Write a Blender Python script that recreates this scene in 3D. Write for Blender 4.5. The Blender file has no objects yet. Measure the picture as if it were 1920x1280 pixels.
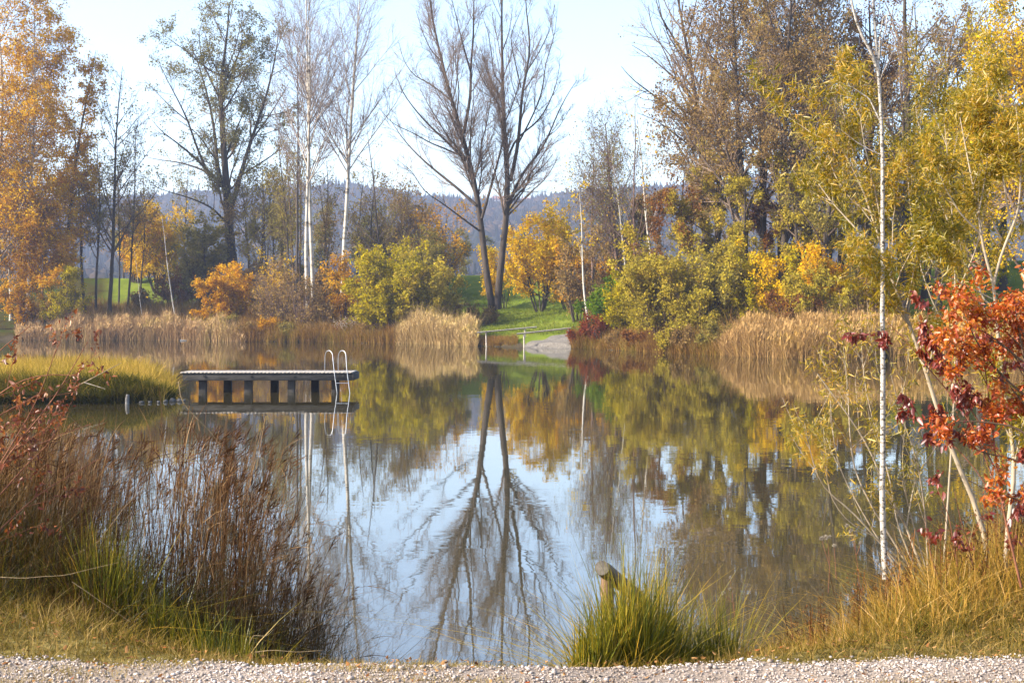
import bpy, math, random
import numpy as np
PI = math.pi
F = 50.0 / 36.0 * 1920.0
HOR, CX, CAMZ = 585.0, 960.0, 2.9
sc = bpy.context.scene
COL = sc.collection

SUNAZ, SUNEL, SUNSTR = -106.0, 31.0, 4.8
SKYSTR, SKYDUST, EXPO = 0.15, 2.4, 1.55
HAZE, RIP, WPOW = 0.00032, 0.38, 0.6
LM, CPOW = 1.6, 1.22
# ------------------------------------------------------------------ helpers
def W(px, py, D):
    return np.array([(px - CX) * D / F, D, CAMZ + (HOR - py) * D / F])

def sstep(t):
    t = np.clip(t, 0, 1)
    return t * t * (3 - 2 * t)

def mesh_from(name, verts, faces, mat, parent=None, attr=None, smooth=False, mats=None, midx=None):
    """faces: (m,k) int array or a list of such arrays; attr: per-face random values"""
    if not isinstance(faces, list):
        faces = [faces]
    faces = [f for f in faces if len(f)]
    me = bpy.data.meshes.new(name)
    verts = np.asarray(verts, dtype=np.float32)
    me.vertices.add(len(verts))
    me.vertices.foreach_set('co', verts.ravel())
    nl = sum(f.size for f in faces)
    nf = sum(len(f) for f in faces)
    me.loops.add(nl)
    me.loops.foreach_set('vertex_index', np.concatenate([f.ravel() for f in faces]).astype(np.int32))
    me.polygons.add(nf)
    tot = np.concatenate([np.full(len(f), f.shape[1], np.int32) for f in faces])
    st = np.zeros(nf, np.int32)
    st[1:] = np.cumsum(tot)[:-1]
    me.polygons.foreach_set('loop_start', st)
    try:
        me.polygons.foreach_set('loop_total', tot)
    except Exception:
        pass
    me.update(calc_edges=True)
    if attr is not None:
        a = me.attributes.new('rnd', 'FLOAT', 'FACE')
        a.data.foreach_set('value', np.asarray(attr, np.float32))
    if mats:
        for m in mats:
            me.materials.append(m)
        me.polygons.foreach_set('material_index', np.asarray(midx, np.int32))
    else:
        me.materials.append(mat)
    if smooth:
        me.polygons.foreach_set('use_smooth', np.ones(nf, bool))
    o = bpy.data.objects.new(name, me)
    COL.objects.link(o)
    if parent is not None:
        o.parent = parent
    return o

def tag(o, label=None, cat=None, group=None, kind=None):
    if label: o['label'] = label
    if cat: o['category'] = cat
    if group: o['group'] = group
    if kind: o['kind'] = kind
    return o

def thing(name, loc, label, cat, group=None):
    o = bpy.data.objects.new(name, None)
    COL.objects.link(o)
    o.location = loc
    o.empty_display_size = 0.2
    return tag(o, label, cat, group)

def copy_thing(root, loc, rz, scale, label, group=None):
    r = root.copy(); COL.objects.link(r)
    r.location = loc; r.rotation_euler = (0, 0, rz); r.scale = (scale, scale, scale)
    r['label'] = label
    if group: r['group'] = group
    for ch in list(root.children):
        c = ch.copy(); COL.objects.link(c); c.parent = r
    return r

# ------------------------------------------------------------------ materials
def new_mat(name):
    m = bpy.data.materials.new(name); m.use_nodes = True
    nt = m.node_tree; nt.nodes.clear()
    out = nt.nodes.new('ShaderNodeOutputMaterial')
    return m, nt, out

def ramp(nt, stops, fac=None):
    stops = [(p, tuple(v ** CPOW for v in c)) for p, c in stops]
    r = nt.nodes.new('ShaderNodeValToRGB')
    el = r.color_ramp.elements
    while len(el) > 1: el.remove(el[-1])
    el[0].position = stops[0][0]; el[0].color = (*stops[0][1], 1)
    for p, c in stops[1:]:
        e = el.new(p); e.color = (*c, 1)
    if fac is not None: nt.links.new(fac, r.inputs['Fac'])
    return r

def noise(nt, scale, detail=3, rough=0.55, vec=None, kind='Object', stretch=None):
    tc = nt.nodes.new('ShaderNodeTexCoord')
    src = tc.outputs[kind]
    if stretch:
        mp = nt.nodes.new('ShaderNodeMapping'); mp.inputs['Scale'].default_value = stretch
        nt.links.new(src, mp.inputs['Vector']); src = mp.outputs['Vector']
    n = nt.nodes.new('ShaderNodeTexNoise')
    n.inputs['Scale'].default_value = scale; n.inputs['Detail'].default_value = detail
    n.inputs['Roughness'].default_value = rough
    nt.links.new(src, n.inputs['Vector'])
    return n

def math_node(nt, op, a, b=None, clamp=False):
    m = nt.nodes.new('ShaderNodeMath'); m.operation = op; m.use_clamp = clamp
    for i, v in enumerate((a, b)):
        if v is None: continue
        if isinstance(v, (int, float)): m.inputs[i].default_value = v
        else: nt.links.new(v, m.inputs[i])
    return m.outputs[0]

def leaf_mat(name, cols, transl=0.4, nscale=0.5, spec=0.0):
    """cols: list of colours along a random ramp; clump hue from noise, leaf hue from a per-leaf value"""
    m, nt, out = new_mat(name)
    at = nt.nodes.new('ShaderNodeAttribute'); at.attribute_name = 'rnd'
    n = noise(nt, nscale, 2, 0.5)
    nn = math_node(nt, 'MULTIPLY_ADD', n.outputs['Fac'], 2.2); nt.nodes[-1].inputs[2].default_value = -0.6
    a = math_node(nt, 'MULTIPLY', at.outputs['Fac'], 0.6)
    b = math_node(nt, 'MULTIPLY', nn, 0.4)
    f = math_node(nt, 'ADD', a, b, True)
    k = len(cols)
    r = ramp(nt, [(0.08 + 0.84 * i / max(1, k - 1), c) for i, c in enumerate(cols)], f)
    d = nt.nodes.new('ShaderNodeBsdfDiffuse'); t = nt.nodes.new('ShaderNodeBsdfTranslucent')
    nt.links.new(r.outputs['Color'], d.inputs['Color']); nt.links.new(r.outputs['Color'], t.inputs['Color'])
    mx = nt.nodes.new('ShaderNodeMixShader'); mx.inputs['Fac'].default_value = transl
    nt.links.new(d.outputs[0], mx.inputs[1]); nt.links.new(t.outputs[0], mx.inputs[2])
    last = mx.outputs[0]
    if spec > 0:
        g = nt.nodes.new('ShaderNodeBsdfGlossy'); g.inputs['Roughness'].default_value = 0.45
        g.inputs['Color'].default_value = (1, 1, 1, 1)
        m2 = nt.nodes.new('ShaderNodeMixShader'); m2.inputs['Fac'].default_value = spec
        nt.links.new(last, m2.inputs[1]); nt.links.new(g.outputs[0], m2.inputs[2]); last = m2.outputs[0]
    nt.links.new(last, out.inputs['Surface'])
    return m

def bark_mat(name, c1, c2, scale=6.0, stretch=(1, 1, 0.25), twig=None):
    m, nt, out = new_mat(name)
    n = noise(nt, scale, 5, 0.65, stretch=stretch)
    r = ramp(nt, [(0.3, c1), (0.7, c2)], n.outputs['Fac'])
    p = nt.nodes.new('ShaderNodeBsdfPrincipled')
    p.inputs['Roughness'].default_value = 0.85; p.inputs['Specular IOR Level'].default_value = 0.2
    if twig:
        at = nt.nodes.new('ShaderNodeAttribute'); at.attribute_name = 'rnd'
        mx = nt.nodes.new('ShaderNodeMix'); mx.data_type = 'RGBA'; nt.links.new(at.outputs['Fac'], mx.inputs[0])
        nt.links.new(r.outputs['Color'], mx.inputs[6]); mx.inputs[7].default_value = (*twig, 1)
        nt.links.new(mx.outputs[2], p.inputs['Base Color'])
    else:
        nt.links.new(r.outputs['Color'], p.inputs['Base Color'])
    b = nt.nodes.new('ShaderNodeBump'); b.inputs['Strength'].default_value = 0.6; b.inputs['Distance'].default_value = 0.02
    nt.links.new(n.outputs['Fac'], b.inputs['Height']); nt.links.new(b.outputs[0], p.inputs['Normal'])
    nt.links.new(p.outputs[0], out.inputs['Surface'])
    return m

def birch_mat(name, white=(0.72, 0.69, 0.64), dark=(0.06, 0.05, 0.045), zs=9.0, xs=1.2, th=.36, twig=(0.16, 0.105, 0.08)):
    m, nt, out = new_mat(name)
    n = noise(nt, 1.0, 4, 0.6, stretch=(xs, xs, zs))
    r = ramp(nt, [(0.0, dark), (th, dark), (th + .05, (white[0]*.7, white[1]*.68, white[2]*.62)), (th + .13, white), (1.0, white)], n.outputs['Fac'])
    p = nt.nodes.new('ShaderNodeBsdfPrincipled'); p.inputs['Roughness'].default_value = 0.6
    p.inputs['Specular IOR Level'].default_value = 0.3
    at = nt.nodes.new('ShaderNodeAttribute'); at.attribute_name = 'rnd'
    mx = nt.nodes.new('ShaderNodeMix'); mx.data_type = 'RGBA'; nt.links.new(at.outputs['Fac'], mx.inputs[0])
    nt.links.new(r.outputs['Color'], mx.inputs[6]); mx.inputs[7].default_value = (*twig, 1)
    nt.links.new(mx.outputs[2], p.inputs['Base Color']); nt.links.new(p.outputs[0], out.inputs['Surface'])
    return m

def plain_mat(name, c1, c2, rough=0.7, scale=8.0, detail=5, metal=0.0, bump=0.3, bdist=0.01, stretch=None, lo=0.3, hi=0.7):
    m, nt, out = new_mat(name)
    n = noise(nt, scale, detail, 0.6, stretch=stretch)
    r = ramp(nt, [(lo, c1), (hi, c2)], n.outputs['Fac'])
    p = nt.nodes.new('ShaderNodeBsdfPrincipled'); p.inputs['Roughness'].default_value = rough
    p.inputs['Metallic'].default_value = metal
    nt.links.new(r.outputs['Color'], p.inputs['Base Color'])
    if bump:
        b = nt.nodes.new('ShaderNodeBump'); b.inputs['Strength'].default_value = bump; b.inputs['Distance'].default_value = bdist
        nt.links.new(n.outputs['Fac'], b.inputs['Height']); nt.links.new(b.outputs[0], p.inputs['Normal'])
    nt.links.new(p.outputs[0], out.inputs['Surface'])
    return m

# ------------------------------------------------------------------ terrain
LAKE = np.array([(-40, 13.5), (-6, 12.3), (-3.4, 11.4), (-1.9, 10.2), (-1.1, 9.3), (-0.8, 8.9), (0.3, 8.85), (0.8, 9.1), (1.5, 10.2), (2.2, 11.2),
                 (4, 12.2), (8, 14), (20, 22), (34, 45), (38, 68), (34, 80),
                 (30, 86), (27, 88.5), (21.5, 89), (17.2, 90), (13.9, 95.5), (10.1, 103), (6.2, 113), (4.5, 114), (2.6, 115.5),
                 (0.9, 117), (-2.7, 121), (-9.5, 131), (-17.6, 138), (-26.8, 140.5), (-36, 146.5), (-51.4, 149), (-62, 151), (-80, 140), (-80, 40)], float)
PEN = np.array([(-11.3, 46.2), (-11.9, 49), (-12.2, 51.5), (-13.6, 56), (-15.2, 60), (-19, 62.5), (-27, 64), (-45, 62), (-70, 60), (-70, 44), (-26, 44.4),
                (-17, 45), (-13, 45.3)], float)
def sdist(poly, X, Y):
    X = np.asarray(X, float); Y = np.asarray(Y, float)
    d2 = np.full(X.shape, 1e18); inside = np.zeros(X.shape, bool)
    n = len(poly)
    for i in range(n):
        ax, ay = poly[i]; bx, by = poly[(i + 1) % n]
        ex, ey = bx - ax, by - ay
        t = np.clip(((X - ax) * ex + (Y - ay) * ey) / (ex * ex + ey * ey), 0, 1)
        d2 = np.minimum(d2, (X - ax - t * ex) ** 2 + (Y - ay - t * ey) ** 2)
        c = (ay > Y) != (by > Y)
        with np.errstate(divide='ignore', invalid='ignore'):
            xi = ax + (Y - ay) * ex / (ey if ey != 0 else 1e-9)
        inside ^= c & (X < xi)
    return np.where(inside, -1, 1) * np.sqrt(d2)
def gz(X, Y):
    X = np.asarray(X, float); Y = np.asarray(Y, float)
    dl = sdist(LAKE, X, Y); dp = -sdist(PEN, X, Y)
    wob = 0.35 * np.sin(X * 0.9 + 1.3) * np.sin(Y * 0.7) + 0.2 * np.sin(X * 2.3 + Y * 1.7)
    far = np.interp(dl + wob, [0, .5, 3, 18, 22, 34, 42, 60, 200, 3000], [0, .25, .8, 3.0, 3.3, 7.2, 7.4, 6, 5, 5])
    far = far + 0.12 * np.sin(X * 0.31) * np.sin(Y * 0.23 + 1) * sstep(dl / 8)
    near = 1.2 * sstep(dl / 2.15) + 0.02 * np.sin(X * 2.1) * np.sin(Y * 2.7)
    w = sstep((Y - 22) / 30.0)
    z = near * (1 - w) + far * w
    zp = 0.42 * sstep(dp / 1.1) + 0.05 * np.sin(X * 1.3) * np.sin(Y * 1.1)
    water = np.maximum(-1.5, 0.3 * np.maximum(dl, dp)) 
    z = np.where(dl > 0, z, np.where(dp > 0, zp, water))
    return z
def gz1(x, y): return float(gz(np.array([x]), np.array([y]))[0])

RK = 0.014
# ------------------------------------------------------------------ plants
def unit(v): return v / (np.linalg.norm(v, axis=-1, keepdims=True) + 1e-9)

def resample(pts, k):
    pts = np.asarray(pts, float)
    d = np.r_[0, np.cumsum(np.linalg.norm(np.diff(pts, axis=0), axis=1))]
    # catmull-like smoothing: dense interpolation then blur
    t = np.linspace(0, d[-1], k)
    out = np.stack([np.interp(t, d, pts[:, i]) for i in range(3)], 1)
    for _ in range(1):
        out[1:-1] = 0.25 * out[:-2] + 0.5 * out[1:-1] + 0.25 * out[2:]
    return out

def tubes(P, R, s):
    """P (n,k,3), R (n,k) -> verts, quads"""
    n, k, _ = P.shape
    T = np.empty_like(P)
    T[:, 1:-1] = P[:, 2:] - P[:, :-2]; T[:, 0] = P[:, 1] - P[:, 0]; T[:, -1] = P[:, -1] - P[:, -2]
    T = unit(T)
    ref = np.where(np.abs(T[:, :1, 2:3]) > 0.75, np.array([1.0, 0.13, 0]), np.array([0, 0.1, 1.0]))
    A = unit(np.cross(T, np.broadcast_to(ref, T.shape))); B = np.cross(T, A)
    an = np.arange(s) * 2 * PI / s
    V = P[:, :, None] + R[:, :, None, None] * (np.cos(an)[None, None, :, None] * A[:, :, None] + np.sin(an)[None, None, :, None] * B[:, :, None])
    idx = np.arange(n * k * s).reshape(n, k, s)
    a = idx[:, :-1]; b = idx[:, 1:]
    f = np.stack([a, np.roll(a, -1, 2), np.roll(b, -1, 2), b], -1).reshape(-1, 4)
    return V.reshape(-1, 3), f

class Geo:
    def __init__(s): s.v = []; s.f = {}; s.a = {}; s.n = 0
    def add(s, v, f, a=None):
        v = np.asarray(v); f = np.asarray(f)
        s.v.append(v); k = f.shape[1]
        s.f.setdefault(k, []).append(f + s.n)
        s.a.setdefault(k, []).append(np.zeros(len(f)) if a is None else a)
        s.n += len(v)
    def build(s, name, mat, parent=None, smooth=False, off=None):
        v = np.concatenate(s.v)
        if off is not None: v = v - np.asarray(off)
        ks = sorted(s.f)
        fs = [np.concatenate(s.f[k]) for k in ks]
        at = np.concatenate([np.concatenate(s.a[k]) for k in ks])
        return mesh_from(name, v, fs, mat, parent, at, smooth)

def kids(rng, P, R, dens=1.0, t0=0.25, t1=0.97, ang=45, av=12, lr=0.4, lmin=0.0, lv=0.3, taper=0.5, wob=0.12, trop=0.1, k=5,
         rr=0.6, rmin=0.01, tip=0.25, per=None, bulge=0.0, flat=0.0):
    n, kk, _ = P.shape
    seg = np.linalg.norm(np.diff(P, axis=1), axis=2); L = seg.sum(1)
    c = (dens * L * (t1 - t0)) if per is None else np.full(n, float(per))
    cnt = np.floor(c + rng.random(n)).astype(int)
    idx = np.repeat(np.arange(n), cnt); m = len(idx)
    if m == 0: return None
    t = t0 + (t1 - t0) * rng.random(m)
    f = t * (kk - 1); i = np.minimum(f.astype(int), kk - 2); u = (f - i)[:, None]
    pos = P[idx, i] * (1 - u) + P[idx, i + 1] * u
    tan = unit(P[idx, i + 1] - P[idx, i])
    rad = R[idx, i] * (1 - u[:, 0]) + R[idx, i + 1] * u[:, 0]
    rv = rng.normal(size=(m, 3)); rv[:, 2] *= (1 - flat)
    perp = unit(np.cross(tan, np.cross(rv, tan)))
    a = np.radians(ang + av * rng.normal(size=m))[:, None]
    d = np.cos(a) * tan + np.sin(a) * perp
    prof = (1 - taper * t) * (1 - bulge + bulge * np.sin(PI * np.clip(t, 0, 1)))
    ln = np.maximum(lmin, lr * L[idx] * prof * (1 + lv * rng.uniform(-1, 1, m)))
    r0 = np.maximum(rmin, np.minimum(rad * rr, RK * ln + rmin))
    Q = np.empty((m, k, 3)); Q[:, 0] = pos
    for j in range(1, k):
        d = unit(d + np.array([0, 0, trop]) + wob * rng.normal(size=(m, 3)))
        Q[:, j] = Q[:, j - 1] + d * (ln / (k - 1))[:, None]
    RR = r0[:, None] * np.linspace(1, tip, k)[None]
    RR = np.maximum(RR, rmin * 0.6)
    return Q, RR

DIAMOND = None
def leaves(rng, P, n, size, sv=0.35, spread=0.1, asp=0.7, droop=0.3, t0=0.2, shape='diamond', clump=None):
    """scatter leaf faces along polylines P; returns verts, quads, rnd"""
    nb, k, _ = P.shape
    if nb == 0 or n == 0: return None
    L = np.linalg.norm(np.diff(P, axis=1), axis=2).sum(1)
    idx = rng.choice(nb, size=n, p=L / L.sum())
    t = t0 + (1 - t0) * rng.random(n); f = t * (k - 1); i = np.minimum(f.astype(int), k - 2); u = (f - i)[:, None]
    pos = P[idx, i] * (1 - u) + P[idx, i + 1] * u + spread * rng.normal(size=(n, 3))
    if clump is None: clump = 1.0 if size > .1 else 0.0
    if clump > 0:
        q = np.zeros(n)
        for fr in (1.1, 2.3, 4.1):
            w = unit(rng.normal(size=(3, 3))) * fr
            q += np.sin(pos @ w[0] + rng.uniform(0, 6)) + .7 * np.sin(pos @ w[1] + rng.uniform(0, 6))
        keep = q + .9 * rng.normal(size=n) > -.55 * clump
        pos = pos[keep]; n = len(pos)
    a = unit(rng.normal(size=(n, 3)) + np.array([0, 0, -droop * 2]))
    b = unit(np.cross(a, rng.normal(size=(n, 3))))
    s = size * np.clip(1 + sv * rng.normal(size=n), .4, 2)
    return leaf_faces(rng, pos, a, b, s, asp, shape)

def leaf_faces(rng, pos, a, b, s, asp=0.5, shape='diamond'):
    n = len(pos); s = s[:, None]
    r = rng.random(n)
    if shape == 'diamond':
        V = np.stack([pos, pos + a * s * .5 + b * s * asp * .5, pos + a * s, pos + a * s * .5 - b * s * asp * .5], 1)
        Fq = np.arange(n * 4).reshape(n, 4)
        return V.reshape(-1, 3), Fq, r
    # folded, curved leaf: 6 outline points + 2 midrib points
    c = np.cross(a, b)
    fold = 0.35; w = asp * .5
    bend = rng.uniform(0.0, 0.35, n)[:, None]
    def pt(u, v): return pos + a * s * u + b * s * v * w + c * s * (abs(v) * w * fold - bend * u * u)
    if shape == 'long':
        pts = [pt(0, 0), pt(.3, .9), pt(.7, .75), pt(1, 0), pt(.7, -.75), pt(.3, -.9), pt(.3, 0), pt(.7, 0)]
    else:
        pts = [pt(0, 0), pt(.3, 1), pt(.72, .7), pt(1, 0), pt(.72, -.7), pt(.3, -1), pt(.3, 0), pt(.7, 0)]
    V = np.stack(pts, 1).reshape(-1, 3)
    base = np.arange(n)[:, None] * 8
    q = np.concatenate([base + np.array([[1, 2, 7, 6]]), base + np.array([[6, 7, 4, 5]])])
    t = np.concatenate([base + np.array([[0, 1, 6]]), base + np.array([[0, 6, 5]]), base + np.array([[2, 3, 7]]), base + np.array([[7, 3, 4]])])
    return V, (q, t), r

def add_leaves(g, res):
    if res is None: return
    V, Fq, r = res
    if isinstance(Fq, tuple):
        q, t = Fq
        off = g.n; g.v.append(V); g.n += len(V)
        g.f.setdefault(4, []).append(q + off); g.a.setdefault(4, []).append(np.tile(r, 2))
        g.f.setdefault(3, []).append(t + off); g.a.setdefault(3, []).append(np.tile(r, 4))
    else:
        g.add(V, Fq, r)

def grow(rng, P, R, levels, sides=(8, 6, 4, 3, 3, 3)):
    """returns list of (P,R) for every level and the wood Geo"""
    g = Geo(); v, f = tubes(P, R, sides[0]); g.add(v, f, np.zeros(len(f)))
    # limbs passed as one array (same k)
    allp = [(P, R)]
    cur = (P, R)
    for li, lv in enumerate(levels):
        lv = dict(lv); src = lv.pop('src', None)
        if src is not None: cur = allp[src]
        res = kids(rng, cur[0], cur[1], **lv)
        if res is None: break
        v, f = tubes(res[0], res[1], sides[min(li + 1, len(sides) - 1)]); g.add(v, f, np.full(len(f), min(1, [.35, .9, 1][min(li, 2)])))
        allp.append(res); cur = res
    return allp, g

def build_tree(name, base, label, cat, group, allp, wood, wmat, lmat, rng, leafspec, smooth=True, crown_name='crown'):
    root = thing(name, tuple(base), label, cat, group)
    wood.build('trunk', wmat, root, smooth, off=base)
    if leafspec and lmat:
        g = Geo()
        for lv, kw in leafspec:
            add_leaves(g, leaves(rng, allp[lv][0], **kw))
        if g.n:
            g.build(crown_name, lmat, root, False, off=base)
    return root

def px_limbs(D, limbs, rng, k=12, depth=0.35, px_per=None):
    """limbs: list of (pts_px, r0, r1[, slope]) in photo pixels at distance D -> P (n,k,3), R (n,k)"""
    P = []; R = []
    for L in limbs:
        pts, r0, r1 = L[0], L[1], L[2]
        sl = L[3] if len(L) > 3 else rng.uniform(-depth, depth)
        w = np.array([W(x, y, D) for x, y in pts])
        dd = np.r_[0, np.cumsum(np.linalg.norm(np.diff(w, axis=0), axis=1))]
        dy = sl * dd + (L[4] if len(L) > 4 else 0.0)
        # keep the silhouette while moving in depth
        s = (D + dy) / D
        w2 = np.stack([w[:, 0] * s, D + dy, CAMZ + (w[:, 2] - CAMZ) * s], 1)
        q = resample(w2, k)
        P.append(q); R.append(np.linspace(r0, r1, k))
    return np.array(P), np.array(R)

def gen_trunk(rng, base, H, lean=(0, 0), r0=0.2, r1=0.02, k=12, wob=0.02):
    P = np.zeros((1, k, 3)); d = np.array([lean[0], lean[1], 1.0]); d /= np.linalg.norm(d)
    p = np.array(base, float) - np.array([0, 0, 0.15]); P[0, 0] = p
    for j in range(1, k):
        d = d + wob * rng.normal(size=3) + np.array([0, 0, 0.03]); d /= np.linalg.norm(d)
        p = p + d * (H + .15) / (k - 1); P[0, j] = p
    R = np.linspace(1, 0, k) ** 0.85 * (r0 - r1) + r1
    R[0] *= 1.35
    return P, R[None]

def gen_multi(rng, base, H, n, spread, r0=0.05, r1=0.01, k=9, foot=0.3, wob=0.05, hv=0.3):
    P = np.zeros((n, k, 3)); R = np.zeros((n, k))
    for i in range(n):
        a = rng.uniform(0, 2 * PI); q = math.sqrt(rng.random())
        d = np.array([math.cos(a) * q * spread, math.sin(a) * q * spread, 1.0]); d /= np.linalg.norm(d)
        p = np.array(base, float) + np.array([math.cos(a) * q * foot, math.sin(a) * q * foot, -0.1])
        h = H * (1 + hv * rng.uniform(-1, .1)) * (1 - 0.25 * q * spread)
        P[i, 0] = p
        for j in range(1, k):
            d = d + wob * rng.normal(size=3) + np.array([0, 0, 0.05]); d /= np.linalg.norm(d)
            p = p + d * h / (k - 1); P[i, j] = p
        R[i] = np.linspace(r0, r1, k)
    return P, R

def blades(rng, X, Y, Z, h, hv, w, lean, curve, seg=3, dirb=None, taper=True):
    """ribbons standing at X,Y,Z -> verts, faces (quads) , rnd"""
    n = len(X)
    a = rng.uniform(0, 2 * PI, n)
    H = h * np.clip(1 + hv * rng.normal(size=n), 0.25, 1.9)
    ld = np.stack([np.cos(a), np.sin(a)], 1) * (np.abs(rng.normal(size=n)) * lean)[:, None]
    if dirb is not None: ld = ld + np.array(dirb)[None]
    wa = rng.uniform(0, PI, n); wd = np.stack([np.cos(wa), np.sin(wa), np.zeros(n)], 1)
    cv = curve * rng.uniform(0.3, 1.6, n)
    V = []
    for j in range(seg + 1):
        t = j / seg
        off = ld * (t + cv[:, None] * t * t)
        zz = t * (1 - 0.25 * np.clip(cv, 0, 2) * np.linalg.norm(ld, axis=1) * t)
        p = np.stack([X + off[:, 0] * H, Y + off[:, 1] * H, Z - 0.03 + zz * H], 1)
        ww = w * (1 - t ** 1.6) if taper else w * (1 - .3 * t)
        ww = max(ww, w * 0.08)
        V += [p - wd * ww * .5, p + wd * ww * .5]
    V = np.stack(V, 1)
    base = np.arange(n)[:, None] * (2 * (seg + 1))
    Fq = np.concatenate([base + np.array([[2 * j, 2 * j + 1, 2 * j + 3, 2 * j + 2]]) for j in range(seg)])
    r = rng.random(n)
    return V.reshape(-1, 3), Fq, np.tile(r, seg)
# ------------------------------------------------------------------ camera, sky, sun
cam = bpy.data.cameras.new('camera'); camo = bpy.data.objects.new('camera', cam); COL.objects.link(camo)
cam.lens = 50; cam.sensor_width = 36; cam.shift_y = -(640 - HOR) / 1920.0
camo.location = (0, 0, CAMZ); camo.rotation_euler = (PI / 2, 0, 0)
cam.clip_start = 0.1; cam.clip_end = 9000
sc.camera = camo
SUN_AZ = math.radians(SUNAZ)      # measured from +Y (view direction) towards +X
SUN_EL = math.radians(SUNEL)
world = bpy.data.worlds.new('World'); sc.world = world; world.use_nodes = True
nt = world.node_tree; nt.nodes.clear()
wo = nt.nodes.new('ShaderNodeOutputWorld'); bg = nt.nodes.new('ShaderNodeBackground')
sky = nt.nodes.new('ShaderNodeTexSky'); sky.sky_type = 'NISHITA'; sky.sun_disc = False
sky.sun_elevation = SUN_EL; sky.sun_rotation = SUN_AZ; sky.altitude = 400
sky.air_density = 1.0; sky.dust_density = SKYDUST; sky.ozone_density = 1.2
nt.links.new(sky.outputs[0], bg.inputs['Color']); bg.inputs['Strength'].default_value = SKYSTR
nt.links.new(bg.outputs[0], wo.inputs['Surface'])
sl = bpy.data.lights.new('sun', 'SUN'); so = bpy.data.objects.new('sun', sl); COL.objects.link(so)
sl.energy = SUNSTR; sl.angle = math.radians(0.6); sl.color = (1.0, 0.90, 0.76)
sd = np.array([math.sin(SUN_AZ) * math.cos(SUN_EL), math.cos(SUN_AZ) * math.cos(SUN_EL), math.sin(SUN_EL)])
from mathutils import Vector
so.rotation_euler = Vector((-sd[0], -sd[1], -sd[2])).to_track_quat('-Z', 'Y').to_euler()
so.location = (0, 0, 60)
sc.view_settings.view_transform = 'Standard'; sc.view_settings.look = 'None'
sc.view_settings.exposure = EXPO; sc.view_settings.gamma = 1
sc.render.engine = 'CYCLES'
cy = sc.cycles
cy.max_bounces = 6; cy.diffuse_bounces = 3; cy.glossy_bounces = 3; cy.transmission_bounces = 4; cy.volume_bounces = 0
cy.transparent_max_bounces = 6; cy.caustics_reflective = False; cy.caustics_refractive = False
cy.use_adaptive_sampling = True; cy.adaptive_threshold = 0.015; cy.use_denoising = True
try: cy.denoiser = 'OPENIMAGEDENOISE'; cy.denoising_input_passes = 'RGB_ALBEDO_NORMAL'; cy.denoising_prefilter = 'ACCURATE'
except Exception: pass
sc.render.use_persistent_data = False

# ------------------------------------------------------------------ haze
def box_mesh(name, lo, hi, mat, parent=None):
    x0, y0, z0 = lo; x1, y1, z1 = hi
    v = [(x0, y0, z0), (x1, y0, z0), (x1, y1, z0), (x0, y1, z0), (x0, y0, z1), (x1, y0, z1), (x1, y1, z1), (x0, y1, z1)]
    f = np.array([(0, 3, 2, 1), (4, 5, 6, 7), (0, 1, 5, 4), (1, 2, 6, 5), (2, 3, 7, 6), (3, 0, 4, 7)])
    return mesh_from(name, v, f, mat, parent)
hm = bpy.data.materials.new('haze'); hm.use_nodes = True; hn = hm.node_tree; hn.nodes.clear()
ho = hn.nodes.new('ShaderNodeOutputMaterial'); pv = hn.nodes.new('ShaderNodeVolumePrincipled')
pv.inputs['Color'].default_value = (0.60, 0.71, 1.0, 1); pv.inputs['Density'].default_value = HAZE
pv.inputs['Anisotropy'].default_value = 0.2
hn.links.new(pv.outputs[0], ho.inputs['Volume'])
if HAZE > 0:
    tag(box_mesh('haze', (-2650, -2650, -3.2), (2650, 2650, 175), hm), kind='stuff')

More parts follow.
